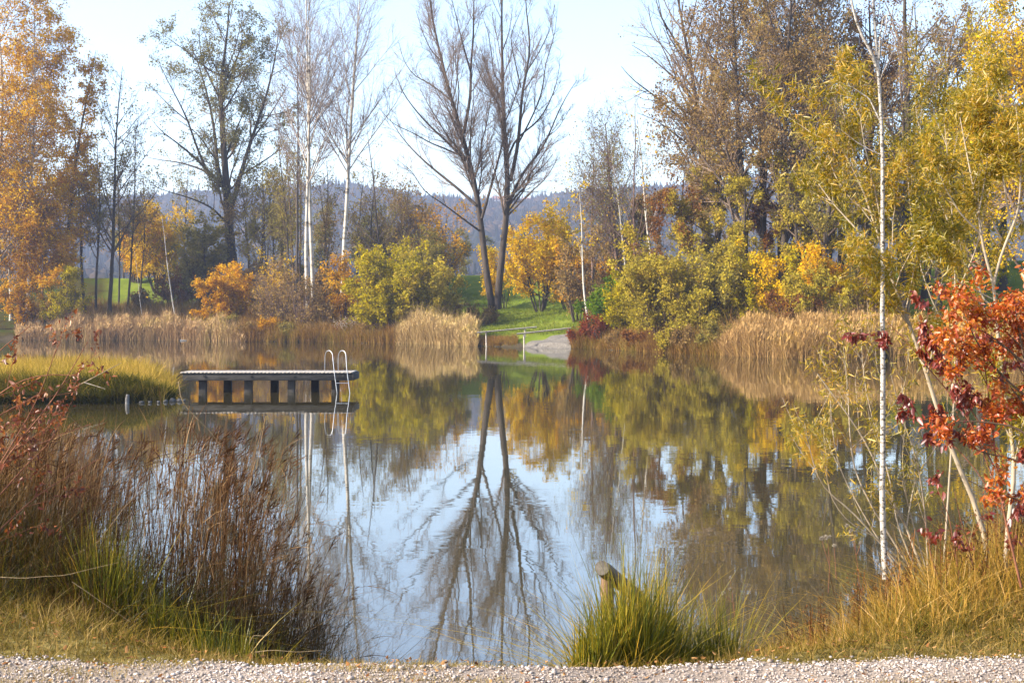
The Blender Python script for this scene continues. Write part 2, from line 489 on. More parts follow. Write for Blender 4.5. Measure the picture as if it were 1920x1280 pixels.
# ------------------------------------------------------------------ ground
def ground_mat():
    m, nt, out = new_mat('ground')
    at = nt.nodes.new('ShaderNodeAttribute'); at.attribute_name = 'zone'   # R: lawn, G: near strip, B: bare
    sep = nt.nodes.new('ShaderNodeSeparateColor'); nt.links.new(at.outputs['Color'], sep.inputs[0])
    n1 = noise(nt, 0.35, 6, 0.7); n2 = noise(nt, 6.0, 6, 0.7); n3 = noise(nt, 60.0, 3, 0.7)
    wood = ramp(nt, [(0.35, (0.045, 0.035, 0.018)), (0.5, (0.075, 0.065, 0.02)), (0.65, (0.06, 0.085, 0.016))], n1.outputs['Fac'])
    lawn = ramp(nt, [(0.3, (0.12, 0.16, 0.03)), (0.5, (0.18, 0.225, 0.04)), (0.72, (0.26, 0.28, 0.07))], n1.outputs['Fac'])
    near = ramp(nt, [(0.32, (0.10, 0.075, 0.035)), (0.5, (0.20, 0.16, 0.06)), (0.68, (0.30, 0.25, 0.12))], n2.outputs['Fac'])
    bare = ramp(nt, [(0.3, (0.06, 0.05, 0.035)), (0.7, (0.12, 0.10, 0.07))], n2.outputs['Fac'])
    def mix(f, a, b):
        x = nt.nodes.new('ShaderNodeMix'); x.data_type = 'RGBA'
        nt.links.new(f, x.inputs[0]); nt.links.new(a, x.inputs[6]); nt.links.new(b, x.inputs[7]); return x.outputs[2]
    c = mix(sep.outputs[0], wood.outputs[0], lawn.outputs[0])
    c = mix(sep.outputs[1], c, near.outputs[0]); c = mix(sep.outputs[2], c, bare.outputs[0])
    sc_ = nt.nodes.new('ShaderNodeMix'); sc_.data_type = 'RGBA'; sc_.blend_type = 'MULTIPLY'; sc_.inputs[0].default_value = 0.5
    nt.links.new(c, sc_.inputs[6]); 
    r3 = ramp(nt, [(0.3, (0.45, 0.45, 0.45)), (0.7, (1.3, 1.3, 1.2))], n3.outputs['Fac']); nt.links.new(r3.outputs[0], sc_.inputs[7])
    d = nt.nodes.new('ShaderNodeBsdfDiffuse'); nt.links.new(sc_.outputs[2], d.inputs['Color'])
    b = nt.nodes.new('ShaderNodeBump'); b.inputs['Strength'].default_value = 1.0; b.inputs['Distance'].default_value = 0.05
    nt.links.new(n2.outputs['Fac'], b.inputs['Height']); nt.links.new(b.outputs[0], d.inputs['Normal'])
    nt.links.new(d.outputs[0], out.inputs['Surface'])
    return m
az = np.radians(np.unique(np.r_[np.arange(-180, -24, 4.0), np.arange(-24, 24.01, 0.16), np.arange(26, 180, 4.0)]))
rad = np.r_[0.5, 2.0, 4.0, np.geomspace(5.0, 30, 170), np.geomspace(30.3, 260, 210)[0:], np.geomspace(270, 2550, 26)]
A, Rr = np.meshgrid(az, rad)
X = Rr * np.sin(A); Y = Rr * np.cos(A); Z = gz(X, Y)
nr, na = X.shape
vid = np.arange(nr * na).reshape(nr, na)
nx = np.roll(vid, -1, 1)
gf = np.stack([vid[:-1], nx[:-1], nx[1:], vid[1:]], -1).reshape(-1, 4)[:, ::-1]
gv = np.stack([X.ravel(), Y.ravel(), Z.ravel()], 1)
cidx = len(gv)
gv = np.vstack([gv, [[0, 0, 1.2]]])
cf = np.stack([np.full(na, cidx), nx[0], vid[0]], 1)[:, ::-1]
ground = mesh_from('ground', gv, [gf, cf], ground_mat(), smooth=True)
tag(ground, kind='structure')
dl = sdist(LAKE, X, Y)
pxv = CX + F * X / np.maximum(Y, 1)
lawn = np.clip(np.minimum((pxv - 800) / 40, (1130 - pxv) / 30), 0, 1) * (dl > 0.5)
lawn = np.maximum(lawn, np.clip(np.minimum((pxv - 190) / 30, (470 - pxv) / 60), 0, 1) * (dl > 14) * 0.85)
lawn = np.maximum(lawn, np.clip((pxv - 1640) / 60, 0, 1) * (dl > 10) * 0.9)
lawn = np.where(Y < 60, 0, lawn)
nearm = np.where(Y < 25, 1.0, 0.0)
barem = np.where((dl < 0.5) & (Y > 25), 1.0, 0.0)
colr = np.zeros((cidx + 1, 4), np.float32); colr[:, 3] = 1
colr[:-1, 0] = lawn.ravel(); colr[:-1, 1] = nearm.ravel(); colr[:-1, 2] = barem.ravel(); colr[-1, 1] = 1
ca = ground.data.attributes.new('zone', 'FLOAT_COLOR', 'POINT'); ca.data.foreach_set('color', colr.ravel())

# near gravel path and far gravel beach, sheets just above the ground
def sheet(name, xs, ys_of, mat, lift, kind='structure'):
    rows = []
    for j, t in enumerate(np.linspace(0, 1, 40)):
        lo, hi = ys_of(xs)
        y = lo + (hi - lo) * t
        rows.append(np.stack([xs, y, gz(xs, y) + lift], 1))
    V = np.array(rows); n, m = V.shape[:2]
    v = np.arange(n * m).reshape(n, m)
    f = np.stack([v[:-1, :-1], v[:-1, 1:], v[1:, 1:], v[1:, :-1]], -1).reshape(-1, 4)
    o = mesh_from(name, V.reshape(-1, 3), f, mat, smooth=True)
    return tag(o, kind=kind)
gravel = plain_mat('gravel', (0.19, 0.15, 0.11), (0.42, 0.35, 0.29), 0.95, 55.0, 4, bump=1.0, bdist=0.012)
xs = np.linspace(-14, 14, 400)
def path_edge(x):
    x = np.asarray(x, float)
    return 6.79 + 0.03 * np.sin(x * 2.1 + 1) + 0.03 * np.sin(x * 7.3) + 0.02 * np.sin(x * 17.0) + 0.085 * np.clip(x, 0, 3) + 0.05 * np.clip(-x, 0, 3)
sheet('path', xs, lambda x: (np.full_like(x, 2.0), path_edge(x)), gravel, 0.006)
beachm = plain_mat('beach_gravel', (0.10, 0.088, 0.072), (0.24, 0.22, 0.195), 0.95, 6.0, 5, bump=0.6, bdist=0.05)
bx_ = np.linspace(0.9, 4.7, 60)
def beach_rows(x):
    lo = np.interp(x, [0.5, 0.9, 2.6, 4.5, 5.0], [116.3, 115.6, 114.1, 112.5, 112.3])
    return lo, lo + 1.2 + np.interp(x, [0.5, 1.0, 2.0, 3.2, 4.2, 5.0], [.2, .5, 1.6, 3.8, 5.8, 6.2]) + .3 * np.sin(x * 4)
sheet('beach', bx_, beach_rows, beachm, 0.16)

# ------------------------------------------------------------------ water
def water_mat():
    m, nt, out = new_mat('water')
    geo = nt.nodes.new('ShaderNodeNewGeometry')
    def slope(scale, st, vec):
        mp = nt.nodes.new('ShaderNodeMapping'); mp.inputs['Scale'].default_value = vec
        nt.links.new(geo.outputs['Position'], mp.inputs['Vector'])
        n = nt.nodes.new('ShaderNodeTexNoise'); n.inputs['Scale'].default_value = scale; n.inputs['Detail'].default_value = 2.0
        n.inputs['Roughness'].default_value = 0.5
        nt.links.new(mp.outputs[0], n.inputs['Vector'])
        s = nt.nodes.new('ShaderNodeVectorMath'); s.operation = 'SUBTRACT'; s.inputs[1].default_value = (0.5, 0.5, 0.5)
        nt.links.new(n.outputs['Color'], s.inputs[0])
        k = nt.nodes.new('ShaderNodeVectorMath'); k.operation = 'MULTIPLY'; k.inputs[1].default_value = st
        nt.links.new(s.outputs[0], k.inputs[0]); return k.outputs[0]
    a = slope(1.0, (0.010 * RIP, 0.030 * RIP, 0), (3.2, 8.0, 1))
    b = slope(1.0, (0.004 * RIP, 0.012 * RIP, 0), (1.1, 2.4, 1))
    # breeze patches: stronger ripple in some areas
    pn = nt.nodes.new('ShaderNodeTexNoise'); pn.inputs['Scale'].default_value = 1; pn.inputs['Detail'].default_value = 3
    mp = nt.nodes.new('ShaderNodeMapping'); mp.inputs['Scale'].default_value = (0.10, 0.22, 1)
    nt.links.new(geo.outputs['Position'], mp.inputs['Vector']); nt.links.new(mp.outputs[0], pn.inputs['Vector'])
    pr = nt.nodes.new('ShaderNodeMapRange'); pr.inputs[1].default_value = 0.42; pr.inputs[2].default_value = 0.68
    pr.inputs[3].default_value = 0.55; pr.inputs[4].default_value = 1.7
    nt.links.new(pn.outputs['Fac'], pr.inputs[0])
    ad = nt.nodes.new('ShaderNodeVectorMath'); ad.operation = 'ADD'; nt.links.new(a, ad.inputs[0]); nt.links.new(b, ad.inputs[1])
    sc2 = nt.nodes.new('ShaderNodeVectorMath'); sc2.operation = 'SCALE'
    nt.links.new(ad.outputs[0], sc2.inputs[0]); nt.links.new(pr.outputs[0], sc2.inputs['Scale'])
    up = nt.nodes.new('ShaderNodeVectorMath'); up.operation = 'ADD'; up.inputs[1].default_value = (0, 0, 1)
    nt.links.new(sc2.outputs[0], up.inputs[0])
    nm = nt.nodes.new('ShaderNodeVectorMath'); nm.operation = 'NORMALIZE'; nt.links.new(up.outputs[0], nm.inputs[0])
    fr = nt.nodes.new('ShaderNodeFresnel'); fr.inputs['IOR'].default_value = 1.33
    nt.links.new(nm.outputs[0], fr.inputs['Normal'])
    fm = math_node(nt, 'POWER', fr.outputs[0], WPOW)
    gl = nt.nodes.new('ShaderNodeBsdfGlossy'); gl.inputs['Roughness'].default_value = 0.02; gl.inputs['Color'].default_value = (0.86, 0.88, 0.90, 1)
    nt.links.new(nm.outputs[0], gl.inputs['Normal'])
    df = nt.nodes.new('ShaderNodeBsdfDiffuse'); df.inputs['Color'].default_value = (0.050, 0.040, 0.016, 1)
    mx = nt.nodes.new('ShaderNodeMixShader'); nt.links.new(fm, mx.inputs[0]); nt.links.new(df.outputs[0], mx.inputs[1]); nt.links.new(gl.outputs[0], mx.inputs[2])
    nt.links.new(mx.outputs[0], out.inputs['Surface'])
    return m
gx = np.linspace(-100, 60, 9); gy = np.linspace(7.9, 165, 9)
GX, GY = np.meshgrid(gx, gy); vv = np.stack([GX.ravel(), GY.ravel(), np.zeros(81)], 1); vi = np.arange(81).reshape(9, 9)
wf = np.stack([vi[:-1, :-1], vi[:-1, 1:], vi[1:, 1:], vi[1:, :-1]], -1).reshape(-1, 4)
tag(mesh_from('water', vv, wf, water_mat()), kind='structure')

# ------------------------------------------------------------------ hills and far wood
rng = np.random.default_rng(5)
def ridge(px): return np.interp(px, [-400, 0, 270, 420, 640, 860, 1000, 1120, 1400, 2300], [382, 378, 396, 380, 378, 386, 382, 366, 358, 372])
def hill_z(X, D):
    px = CX + F * X / D
    zt = CAMZ + (HOR - ridge(px)) * 1500 / F
    t = sstep((D - 520) / (1500 - 520))
    lump = 7 * np.sin(X * 0.011 + 1) * np.sin(D * 0.008) + 4 * np.sin(X * 0.031) * np.sin(D * .02)
    z = 5 + (zt - 12) * t ** 1.15 + lump * sstep((D - 560) / 300) * sstep((1500 - D) / 250 + .3)
    return np.where(D > 1500, z - (D - 1500) * 0.08, z)
a_ = np.radians(np.linspace(-34, 34, 150)); d_ = np.linspace(515, 2100, 70)
AA, DD = np.meshgrid(a_, d_)
HX = DD * np.tan(AA); HZ = hill_z(HX, DD); HZ[0] = 4.0
hv_ = np.stack([HX.ravel(), DD.ravel(), HZ.ravel()], 1); vi = np.arange(HX.size).reshape(HX.shape)
hf = np.stack([vi[:-1, :-1], vi[:-1, 1:], vi[1:, 1:], vi[1:, :-1]], -1).reshape(-1, 4)
hillm = plain_mat('hill_ground', (0.03, 0.035, 0.015), (0.07, 0.075, 0.03), 0.95, 0.02, 5, bump=0)
tag(mesh_from('hills', hv_, hf, hillm, smooth=True), kind='structure')
# wood on the hills: blobby crowns and conifers
def hill_spot(px, py):
    for D in np.arange(560, 1500, 4.0):
        w = W(px, py, D)
        if hill_z(np.array([w[0]]), np.array([D]))[0] >= w[2] - 1.5: return D
    return 1400.0
HOUSES = [(935, 386), (987, 387)]
HD = [hill_spot(*h) for h in HOUSES]
N = 15000
an = np.radians(rng.uniform(-27, 27, N)); Dn = 530 + 1080 * rng.random(N) ** 0.8
tx = Dn * np.tan(an); tz = hill_z(tx, Dn)
ok = np.ones(N, bool)
for (hx, hy), hd in zip(HOUSES, HD):
    ok &= ~((np.abs(CX + F * tx / Dn - hx) < 15) & (Dn > hd - 90) & (Dn < hd + 8))
an, Dn, tx, tz = an[ok], Dn[ok], tx[ok], tz[ok]; N = len(tx)
con = rng.random(N) < 0.35
ring = 6
H = np.where(con, rng.uniform(13, 20, N), rng.uniform(10, 15, N)) ; Wd = np.where(con, rng.uniform(2.2, 3.4, N), rng.uniform(4.5, 7, N))
lev = np.array([0.0, 0.25, 0.6, 0.88, 1.0]); wcon = np.array([1, .9, .5, .2, .02]); wround = np.array([.55, .95, 1.0, .6, .1])
V = np.zeros((N, 5, ring, 3))
for j in range(5):
    ww = np.where(con, wcon[j], wround[j])[:, None] * Wd[:, None] * rng.uniform(.75, 1.25, (N, ring))
    th = np.arange(ring)[None] * 2 * PI / ring + rng.uniform(-.3, .3, (N, 1))
    V[:, j, :, 0] = tx[:, None] + ww * np.cos(th); V[:, j, :, 1] = Dn[:, None] + ww * np.sin(th)
    V[:, j, :, 2] = (tz + H * lev[j])[:, None] + rng.uniform(-.8, .8, (N, ring)) - 1
idx = np.arange(N * 5 * ring).reshape(N, 5, ring)
ff = np.stack([idx[:, :-1], np.roll(idx[:, :-1], -1, 2), np.roll(idx[:, 1:], -1, 2), idx[:, 1:]], -1).reshape(N, -1, 4)
rr = np.where(con, rng.uniform(0, .3, N), rng.uniform(.3, 1, N))
hw = leaf_mat('hill_wood', [(0.012, 0.024, 0.015), (0.03, 0.032, 0.018), (0.055, 0.042, 0.022), (0.085, 0.055, 0.025)], 0.0, 0.01)
tag(mesh_from('woods', V.reshape(-1, 3), ff.reshape(-1, 4), hw, attr=np.repeat(rr, ff.shape[1])), kind='stuff')
# two pale farmhouses among the trees of the hill
wallm = plain_mat('house_wall', (0.75, 0.72, 0.66), (0.82, 0.80, 0.75), 0.8, 2, 2, bump=0)
roofm = plain_mat('house_roof', (0.22, 0.10, 0.07), (0.30, 0.14, 0.09), 0.8, 2, 2, bump=0)
glassm = plain_mat('house_glass', (0.03, 0.035, 0.04), (0.05, 0.055, 0.06), 0.2, 2, 2, bump=0)
def house(px, py, D, w, d, h, label):
    c = W(px, py, D)
    r = thing('farmhouse', (c[0], D, c[2]), label, 'house', 'farmhouses on the hazy hill')
    box_mesh('wall', (-w / 2, -d / 2, -4), (w / 2, d / 2, h), wallm, r)
    g = Geo()
    e = 0.6
    v = [(-w/2-e, -d/2-e, h), (w/2+e, -d/2-e, h), (w/2+e, d/2+e, h), (-w/2-e, d/2+e, h), (-w/2-e, 0, h + d * .45), (w/2+e, 0, h + d * .45)]
    g.add(v, np.array([(0, 1, 5, 4), (2, 3, 4, 5), (0, 3, 2, 1)])); g.add(v, np.array([(1, 2, 5), (3, 0, 4)]))
    g.build('roof', roofm, r)
    for wx in (-w * .3, 0, w * .3):
        box_mesh('window', (wx - .6, -d / 2 - .06, h * .5), (wx + .6, -d / 2 - .01, h * .5 + 1.4), glassm, r)
house(935, 386, HD[0], 12, 9, 5.5, 'long pale farmhouse on the hazy hill, seen between the twin trunks')
house(987, 387, HD[1], 8, 8, 5, 'small pale farmhouse on the hill beside the golden tree')
# ------------------------------------------------------------------ far vegetation materials
M = {}
M['bark'] = bark_mat('bark_grey', (0.035, 0.028, 0.024), (0.13, 0.105, 0.085), 2.0, twig=(0.21, 0.15, 0.11))
M['bark_dark'] = bark_mat('bark_dark', (0.035, 0.028, 0.022), (0.11, 0.088, 0.068), 2.0, twig=(0.17, 0.115, 0.075))
M['bark_brown'] = bark_mat('bark_brown', (0.09, 0.06, 0.04), (0.20, 0.14, 0.095), 2.0)
M['bark_pale'] = bark_mat('bark_pale', (0.26, 0.21, 0.15), (0.50, 0.43, 0.33), 5.0)
M['birch'] = birch_mat('birch_bark')
M['birch_far'] = birch_mat('birch_bark_far', (0.50, 0.465, 0.41), (0.10, 0.08, 0.07), 1.6, 0.5)
M['twig_purple'] = bark_mat('twig_purple', (0.13, 0.09, 0.075), (0.24, 0.17, 0.14), 2.0)
L = {}
L['gold'] = leaf_mat('leaf_gold', [(0.42, 0.20, 0.008), (0.60, 0.34, 0.010), (0.70, 0.45, 0.014), (0.74, 0.54, 0.04)], 0.45, 0.35)
L['orange'] = leaf_mat('leaf_orange', [(0.30, 0.13, 0.010), (0.50, 0.27, 0.012), (0.62, 0.37, 0.014), (0.58, 0.40, 0.03)], 0.45, 0.4)
L['yellow_gold'] = leaf_mat('leaf_yellow_gold', [(0.50, 0.29, 0.010), (0.68, 0.44, 0.012), (0.72, 0.53, 0.02), (0.46, 0.37, 0.025)], 0.45, 0.3)
L['yellow_green'] = leaf_mat('leaf_yellow_green', [(0.19, 0.16, 0.008), (0.34, 0.295, 0.010), (0.49, 0.41, 0.016), (0.47, 0.32, 0.02)], 0.45, 0.4)
L['olive'] = leaf_mat('leaf_olive', [(0.16, 0.14, 0.045), (0.26, 0.225, 0.065), (0.36, 0.30, 0.08), (0.41, 0.31, 0.08)], 0.4, 0.3)
L['olive_gold'] = leaf_mat('leaf_olive_gold', [(0.22, 0.185, 0.035), (0.37, 0.31, 0.05), (0.50, 0.41, 0.065), (0.54, 0.38, 0.06)], 0.45, 0.4)
L['grey_olive'] = leaf_mat('leaf_grey_olive', [(0.17, 0.155, 0.06), (0.26, 0.235, 0.09), (0.36, 0.31, 0.12)], 0.4, 0.3)
L['brown'] = leaf_mat('leaf_brown', [(0.18, 0.115, 0.055), (0.29, 0.195, 0.085), (0.38, 0.27, 0.11), (0.33, 0.27, 0.08)], 0.4, 0.25)
L['russet'] = leaf_mat('leaf_russet', [(0.16, 0.070, 0.028), (0.26, 0.125, 0.04), (0.34, 0.19, 0.055)], 0.4, 0.3)
L['red'] = leaf_mat('leaf_red_far', [(0.14, 0.035, 0.018), (0.24, 0.06, 0.025), (0.32, 0.12, 0.035), (0.30, 0.18, 0.05)], 0.4, 0.6)
L['green'] = leaf_mat('leaf_green', [(0.06, 0.12, 0.012), (0.13, 0.22, 0.015), (0.24, 0.28, 0.02)], 0.45, 0.5)
L['reed'] = leaf_mat('reed_tan', [(0.26, 0.18, 0.085), (0.41, 0.30, 0.15), (0.54, 0.41, 0.22), (0.42, 0.34, 0.11)], 0.3, 0.35)
L['reed_pale'] = leaf_mat('reed_pale', [(0.24, 0.15, 0.06), (0.38, 0.25, 0.11), (0.50, 0.35, 0.17), (0.40, 0.27, 0.08)], 0.3, 0.35)
L['reed_rusty'] = leaf_mat('reed_rusty', [(0.24, 0.15, 0.08), (0.38, 0.26, 0.14), (0.50, 0.36, 0.20), (0.40, 0.32, 0.11)], 0.3, 0.25)
L['bank_grass'] = leaf_mat('bank_grass', [(0.14, 0.07, 0.025), (0.26, 0.15, 0.05), (0.34, 0.23, 0.07), (0.20, 0.18, 0.03)], 0.3, 0.25)
L['island_grass'] = leaf_mat('island_grass', [(0.18, 0.15, 0.025), (0.36, 0.27, 0.05), (0.52, 0.38, 0.10), (0.46, 0.30, 0.09)], 0.35, 0.4)

def R_(seed): return np.random.default_rng(seed)
def shoreD(px):
    """distance of the far shore along an image column"""
    Dv = np.linspace(70, 175, 500); Xv = (px - CX) * Dv / F
    s = sdist(LAKE, Xv, Dv)
    ins = np.where(s < 0)[0]
    return Dv[ins[-1]] if len(ins) else 90.0
def at(px, s):
    """ground point at image column px, s metres behind the far shore"""
    D = shoreD(px) + s; x = (px - CX) * D / F
    return np.array([x, D, gz1(x, D)])

# ---- the twin poplars (limbs traced, at 138 m)
rng = R_(1)
D0 = 137.0
A_ = [([(924, 583), (912, 520), (904, 440), (899, 386), (882, 312), (870, 255), (855, 222), (841, 168), (830, 118), (815, 67), (805, 0), (798, -60)], .36, .045, .02),
      ([(870, 250), (875, 215), (883, 188), (882, 134), (888, 67), (888, 0), (893, -50)], .17, .03, .2),
      ([(882, 134), (868, 84), (855, 30), (842, -20)], .09, .02, -.3),
      ([(873, 302), (848, 275), (815, 245), (788, 218), (757, 178), (742, 140)], .14, .02, -.25),
      ([(893, 385), (858, 353), (815, 319), (784, 292), (754, 259), (730, 222)], .16, .02, .25),
      ([(858, 290), (838, 280), (808, 269), (774, 249), (735, 232), (712, 205)], .09, .015, -.4),
      ([(903, 410), (919, 356), (932, 309), (942, 270), (946, 225)], .16, .04, .1),
      ([(898, 432), (868, 410), (828, 380), (795, 359), (772, 320), (745, 300)], .10, .015, -.35),
      ([(848, 190), (808, 158), (774, 141), (756, 112), (748, 80)], .09, .015, .35),
      ([(830, 118), (808, 95), (792, 60), (780, 20)], .07, .015, -.2),
      ([(855, 222), (862, 170), (853, 120), (856, 60), (845, 10)], .07, .015, .3),
      ([(882, 312), (862, 260), (850, 230), (846, 195)], .06, .012, .4)]
P, R = px_limbs(D0, A_, rng, 14)
LV = [dict(dens=0.85, t0=.22, ang=34, av=9, lr=.28, taper=.45, wob=.09, trop=.12, k=6, rr=.4, rmin=.018, lmin=1.2),
      dict(dens=3.0, t0=.10, ang=36, av=12, lr=.42, taper=.4, wob=.10, trop=.10, k=5, rr=.5, rmin=.014, lmin=.8),
      dict(dens=6.0, t0=.05, ang=34, av=14, lr=.5, taper=.3, wob=.12, trop=.08, k=3, rr=.6, rmin=.010, lmin=.4)]
allp, g = grow(rng, P, R, LV)
base = at(924, 0); b0 = W(924, 576, D0); base = np.array([b0[0], D0, gz1(b0[0], D0)])
build_tree('poplar_tree', base, 'left of the two tall bare poplars, its trunk leaning left above the lawn', 'tree', 'twin bare poplars on the lawn', allp, g, M['bark'], None, rng, None)
B_ = [([(932, 580), (936, 520), (942, 470), (949, 420), (954, 353), (951, 302), (945, 269), (944, 201), (942, 134), (941, 84), (940, 34), (943, -60)], .37, .045, 0.0),
      ([(957, 340), (966, 300), (972, 269), (976, 218), (979, 168), (988, 134), (996, 84), (987, 34), (984, -40)], .20, .03, -.15),
      ([(952, 299), (962, 269), (979, 249), (1006, 232), (1026, 202), (1043, 161), (1050, 120)], .12, .02, .3),
      ([(953, 385), (973, 336), (989, 312), (1013, 286), (1030, 252), (1043, 218), (1063, 178), (1082, 150)], .16, .02, .12),
      ([(951, 405), (973, 383), (996, 359), (1020, 339), (1036, 316), (1050, 285)], .10, .015, -.3),
      ([(943, 215), (929, 185), (909, 158), (895, 128), (888, 95)], .08, .015, -.35),
      ([(977, 165), (966, 118), (956, 67), (971, 34), (985, 0)], .07, .015, .35),
      ([(942, 160), (925, 140), (922, 101), (915, 60), (903, 25)], .07, .015, .3),
      ([(972, 269), (1000, 215), (1018, 170), (1022, 120), (1040, 70), (1045, 20)], .09, .015, -.2),
      ([(988, 134), (1010, 100), (1030, 60), (1040, 10)], .07, .015, .3),
      ([(941, 100), (955, 60), (962, 10)], .06, .015, -.3),
      ([(1000, 300), (1020, 262), (1048, 240), (1070, 200)], .06, .012, .25)]
P, R = px_limbs(D0, B_, rng, 14)
allp, g = grow(rng, P, R, LV)
b0 = W(932, 576, D0); base = np.array([b0[0], D0, gz1(b0[0], D0)])
build_tree('poplar_tree', base, 'right of the two tall bare poplars, its upright trunk forking above the lawn', 'tree', 'twin bare poplars on the lawn', allp, g, M['bark'], None, rng, None)

# ---- generic builders -------------------------------------------------------
def vtop(base, py):   # height from base to image row py
    return CAMZ + (HOR - py) * base[1] / F - base[2]

def tree_a(px, s, ytop, label, wood, leaf, seed, name='tree', r0=None, lean=(0, 0), L1=None, L2=None, L3=None, leafn=9000, lsize=.16,
           spread=.25, cat='tree', group=None, lspec=None, wob=.03, sides=(8, 5, 3, 3, 3), base=None, proto=False, droop=.3, t0w=.03):
    rng = R_(seed)
    b = at(px, s) if base is None else base
    H = vtop(b, ytop)
    P, R = gen_trunk(rng, b, H, lean, r0 or H * .012, .02, 14, wob)
    lvs = [x for x in (L1, L2, L3) if x]
    allp, g = grow(rng, P, R, lvs, sides)
    if lspec is None and leaf: lspec = [(len(allp) - 1, dict(n=int(leafn * LM), size=lsize, spread=spread, droop=droop))]
    return build_tree(name, b, label, cat, group, allp, g, wood, leaf, rng, lspec)

def bush(px, s, ytop, spread, label, wood, leaf, seed, n=9, leafn=9000, lsize=.16, name='bush', cat='bush', group=None, L1=None, L2=None,
         foot=.6, lsp=.17, hv=.5, r0=.05, base=None, droop=.3, wob=.06):
    rng = R_(seed)
    b = at(px, s) if base is None else base
    H = vtop(b, ytop)
    P, R = gen_multi(rng, b, H, n, spread, r0, .012, 9, foot, wob, hv)
    L1 = L1 or dict(dens=2.0, t0=.15, ang=42, av=12, lr=.38, taper=.4, wob=.12, trop=.06, k=4, rr=.6, rmin=.010, lmin=.4)
    L2 = L2 or dict(dens=2.6, t0=.1, ang=42, av=14, lr=.45, taper=.3, wob=.14, trop=.04, k=3, rr=.6, rmin=.008, lmin=.3)
    allp, g = grow(rng, P, R, [L1, L2], (5, 4, 3, 3))
    sp = [(len(allp) - 1, dict(n=int(leafn * LM), size=lsize, spread=lsp, droop=droop))] if leafn else None
    return build_tree(name, b, label, cat, group, allp, g, wood, leaf, rng, sp, crown_name='foliage')

UP1 = dict(dens=1.5, t0=.25, ang=36, av=8, lr=.30, taper=.5, wob=.08, trop=.10, k=6, rr=.5, rmin=.02, lmin=1.0, bulge=.5)
UP2 = dict(dens=1.7, t0=.15, ang=38, av=12, lr=.38, taper=.4, wob=.10, trop=.08, k=4, rr=.6, rmin=.013, lmin=.6)
UP3 = dict(dens=2.6, t0=.1, ang=38, av=12, lr=.5, taper=.3, wob=.12, trop=.03, k=3, rr=.6, rmin=.010, lmin=.4)
WIDE1 = dict(dens=1.3, t0=.22, ang=52, av=12, lr=.40, taper=.45, wob=.10, trop=.10, k=7, rr=.5, rmin=.03, lmin=1.5, bulge=.5)
WIDE2 = dict(dens=1.6, t0=.2, ang=44, av=14, lr=.40, taper=.4, wob=.12, trop=.05, k=5, rr=.6, rmin=.015, lmin=.8)
WIDE3 = dict(dens=2.2, t0=.1, ang=44, av=14, lr=.5, taper=.3, wob=.14, trop=.0, k=3, rr=.6, rmin=.010, lmin=.5)
WEEP1 = dict(dens=1.8, t0=.15, ang=48, av=10, lr=.26, taper=.5, wob=.08, trop=.08, k=6, rr=.45, rmin=.02, lmin=1.2, bulge=.5)
WEEP2 = dict(dens=2.6, t0=.15, ang=48, av=14, lr=.5, taper=.4, wob=.10, trop=-.12, k=6, rr=.5, rmin=.010, lmin=.9)
WEEP3 = dict(dens=2.0, t0=.1, ang=40, av=14, lr=.5, taper=.3, wob=.10, trop=-.3, k=4, rr=.5, rmin=.008, lmin=.6)

# ---- left side
G = 'golden birches on the left shore'
tree_a(-8, 5, -150, 'white stemmed golden birch cut by the left edge, its long bough reaching right', M['birch_far'], L['gold'], 11, 'birch_tree', .28, (.03, 0), WEEP1, WEEP2, WEEP3, 36000, .2, .22, group=G)
tree_a(52, 6, -60, 'golden birch with hanging orange leaves, second from the left edge', M['birch_far'], L['gold'], 12, 'birch_tree', .24, (.0, 0), dict(WEEP1, lr=.22), WEEP2, WEEP3, 40000, .2, .22, group=G)
tree_a(118, 12, 90, 'golden birch with a dark trunk, next to the bare left hand trees', M['bark_dark'], L['gold'], 13, 'birch_tree', .30, (-.01, 0), dict(WEEP1, lr=.14), WEEP2, WEEP3, 17000, .2, .22, group=G)
tree_a(20, 12, 250, 'low orange leafed birch among the golden birches at the left edge', M['birch_far'], L['orange'], 14, 'birch_tree', .16, (0.02, 0), dict(WEEP1, lr=.34, t0=.1), WEEP2, WEEP3, 16000, .2, .22, group=G)
tree_a(85, 4, 380, 'short orange tree below the golden birches by the reeds', M['bark_brown'], L['orange'], 15, 'birch_tree', .12, (-0.02, 0), dict(WEEP1, lr=.4, t0=.08), WEEP2, None, 12000, .2, .22, group=G)
bush(128, 3, 492, .55, 'yellow green bush under the golden birches on the left shore', M['bark_brown'], L['yellow_green'], 16, 9, 9000, .17)
bush(45, 3, 520, .6, 'rusty orange bush at the left end of the far reeds', M['bark_brown'], L['orange'], 17, 9, 8000, .17)
# ---- bare trees left
TH = 'thin dark trees left of the grey willow'
tree_a(205, 13, 120, 'slender dark tree with a long bare leader, its trunk before the green bank', M['bark_dark'], L['olive'], 21, 'bare_tree', .24, (0, 0), dict(UP1, dens=1.3, lr=.33, ang=42), UP2, UP3, 3800, .18, .25, group=TH)
tree_a(160, 15, 215, 'thin dark trunked tree just right of the golden birches', M['bark_dark'], L['olive'], 22, 'bare_tree', .18, (-.03, 0), dict(UP1, lr=.26), UP2, UP3, 3000, .18, .25, group=TH)
tree_a(178, 14, 260, 'thin tree leaning right between two dark trunks on the left bank', M['bark_dark'], L['olive'], 23, 'bare_tree', .16, (.05, 0), dict(UP1, lr=.34), UP2, UP3, 2600, .18, .25, group=TH)
tree_a(238, 18, 235, 'small bare dark tree right of the slender leader tree', M['bark_dark'], L['brown'], 24, 'bare_tree', .14, (.05, 0), dict(UP1, lr=.36), UP2, UP3, 1600, .18, .25, group=TH)
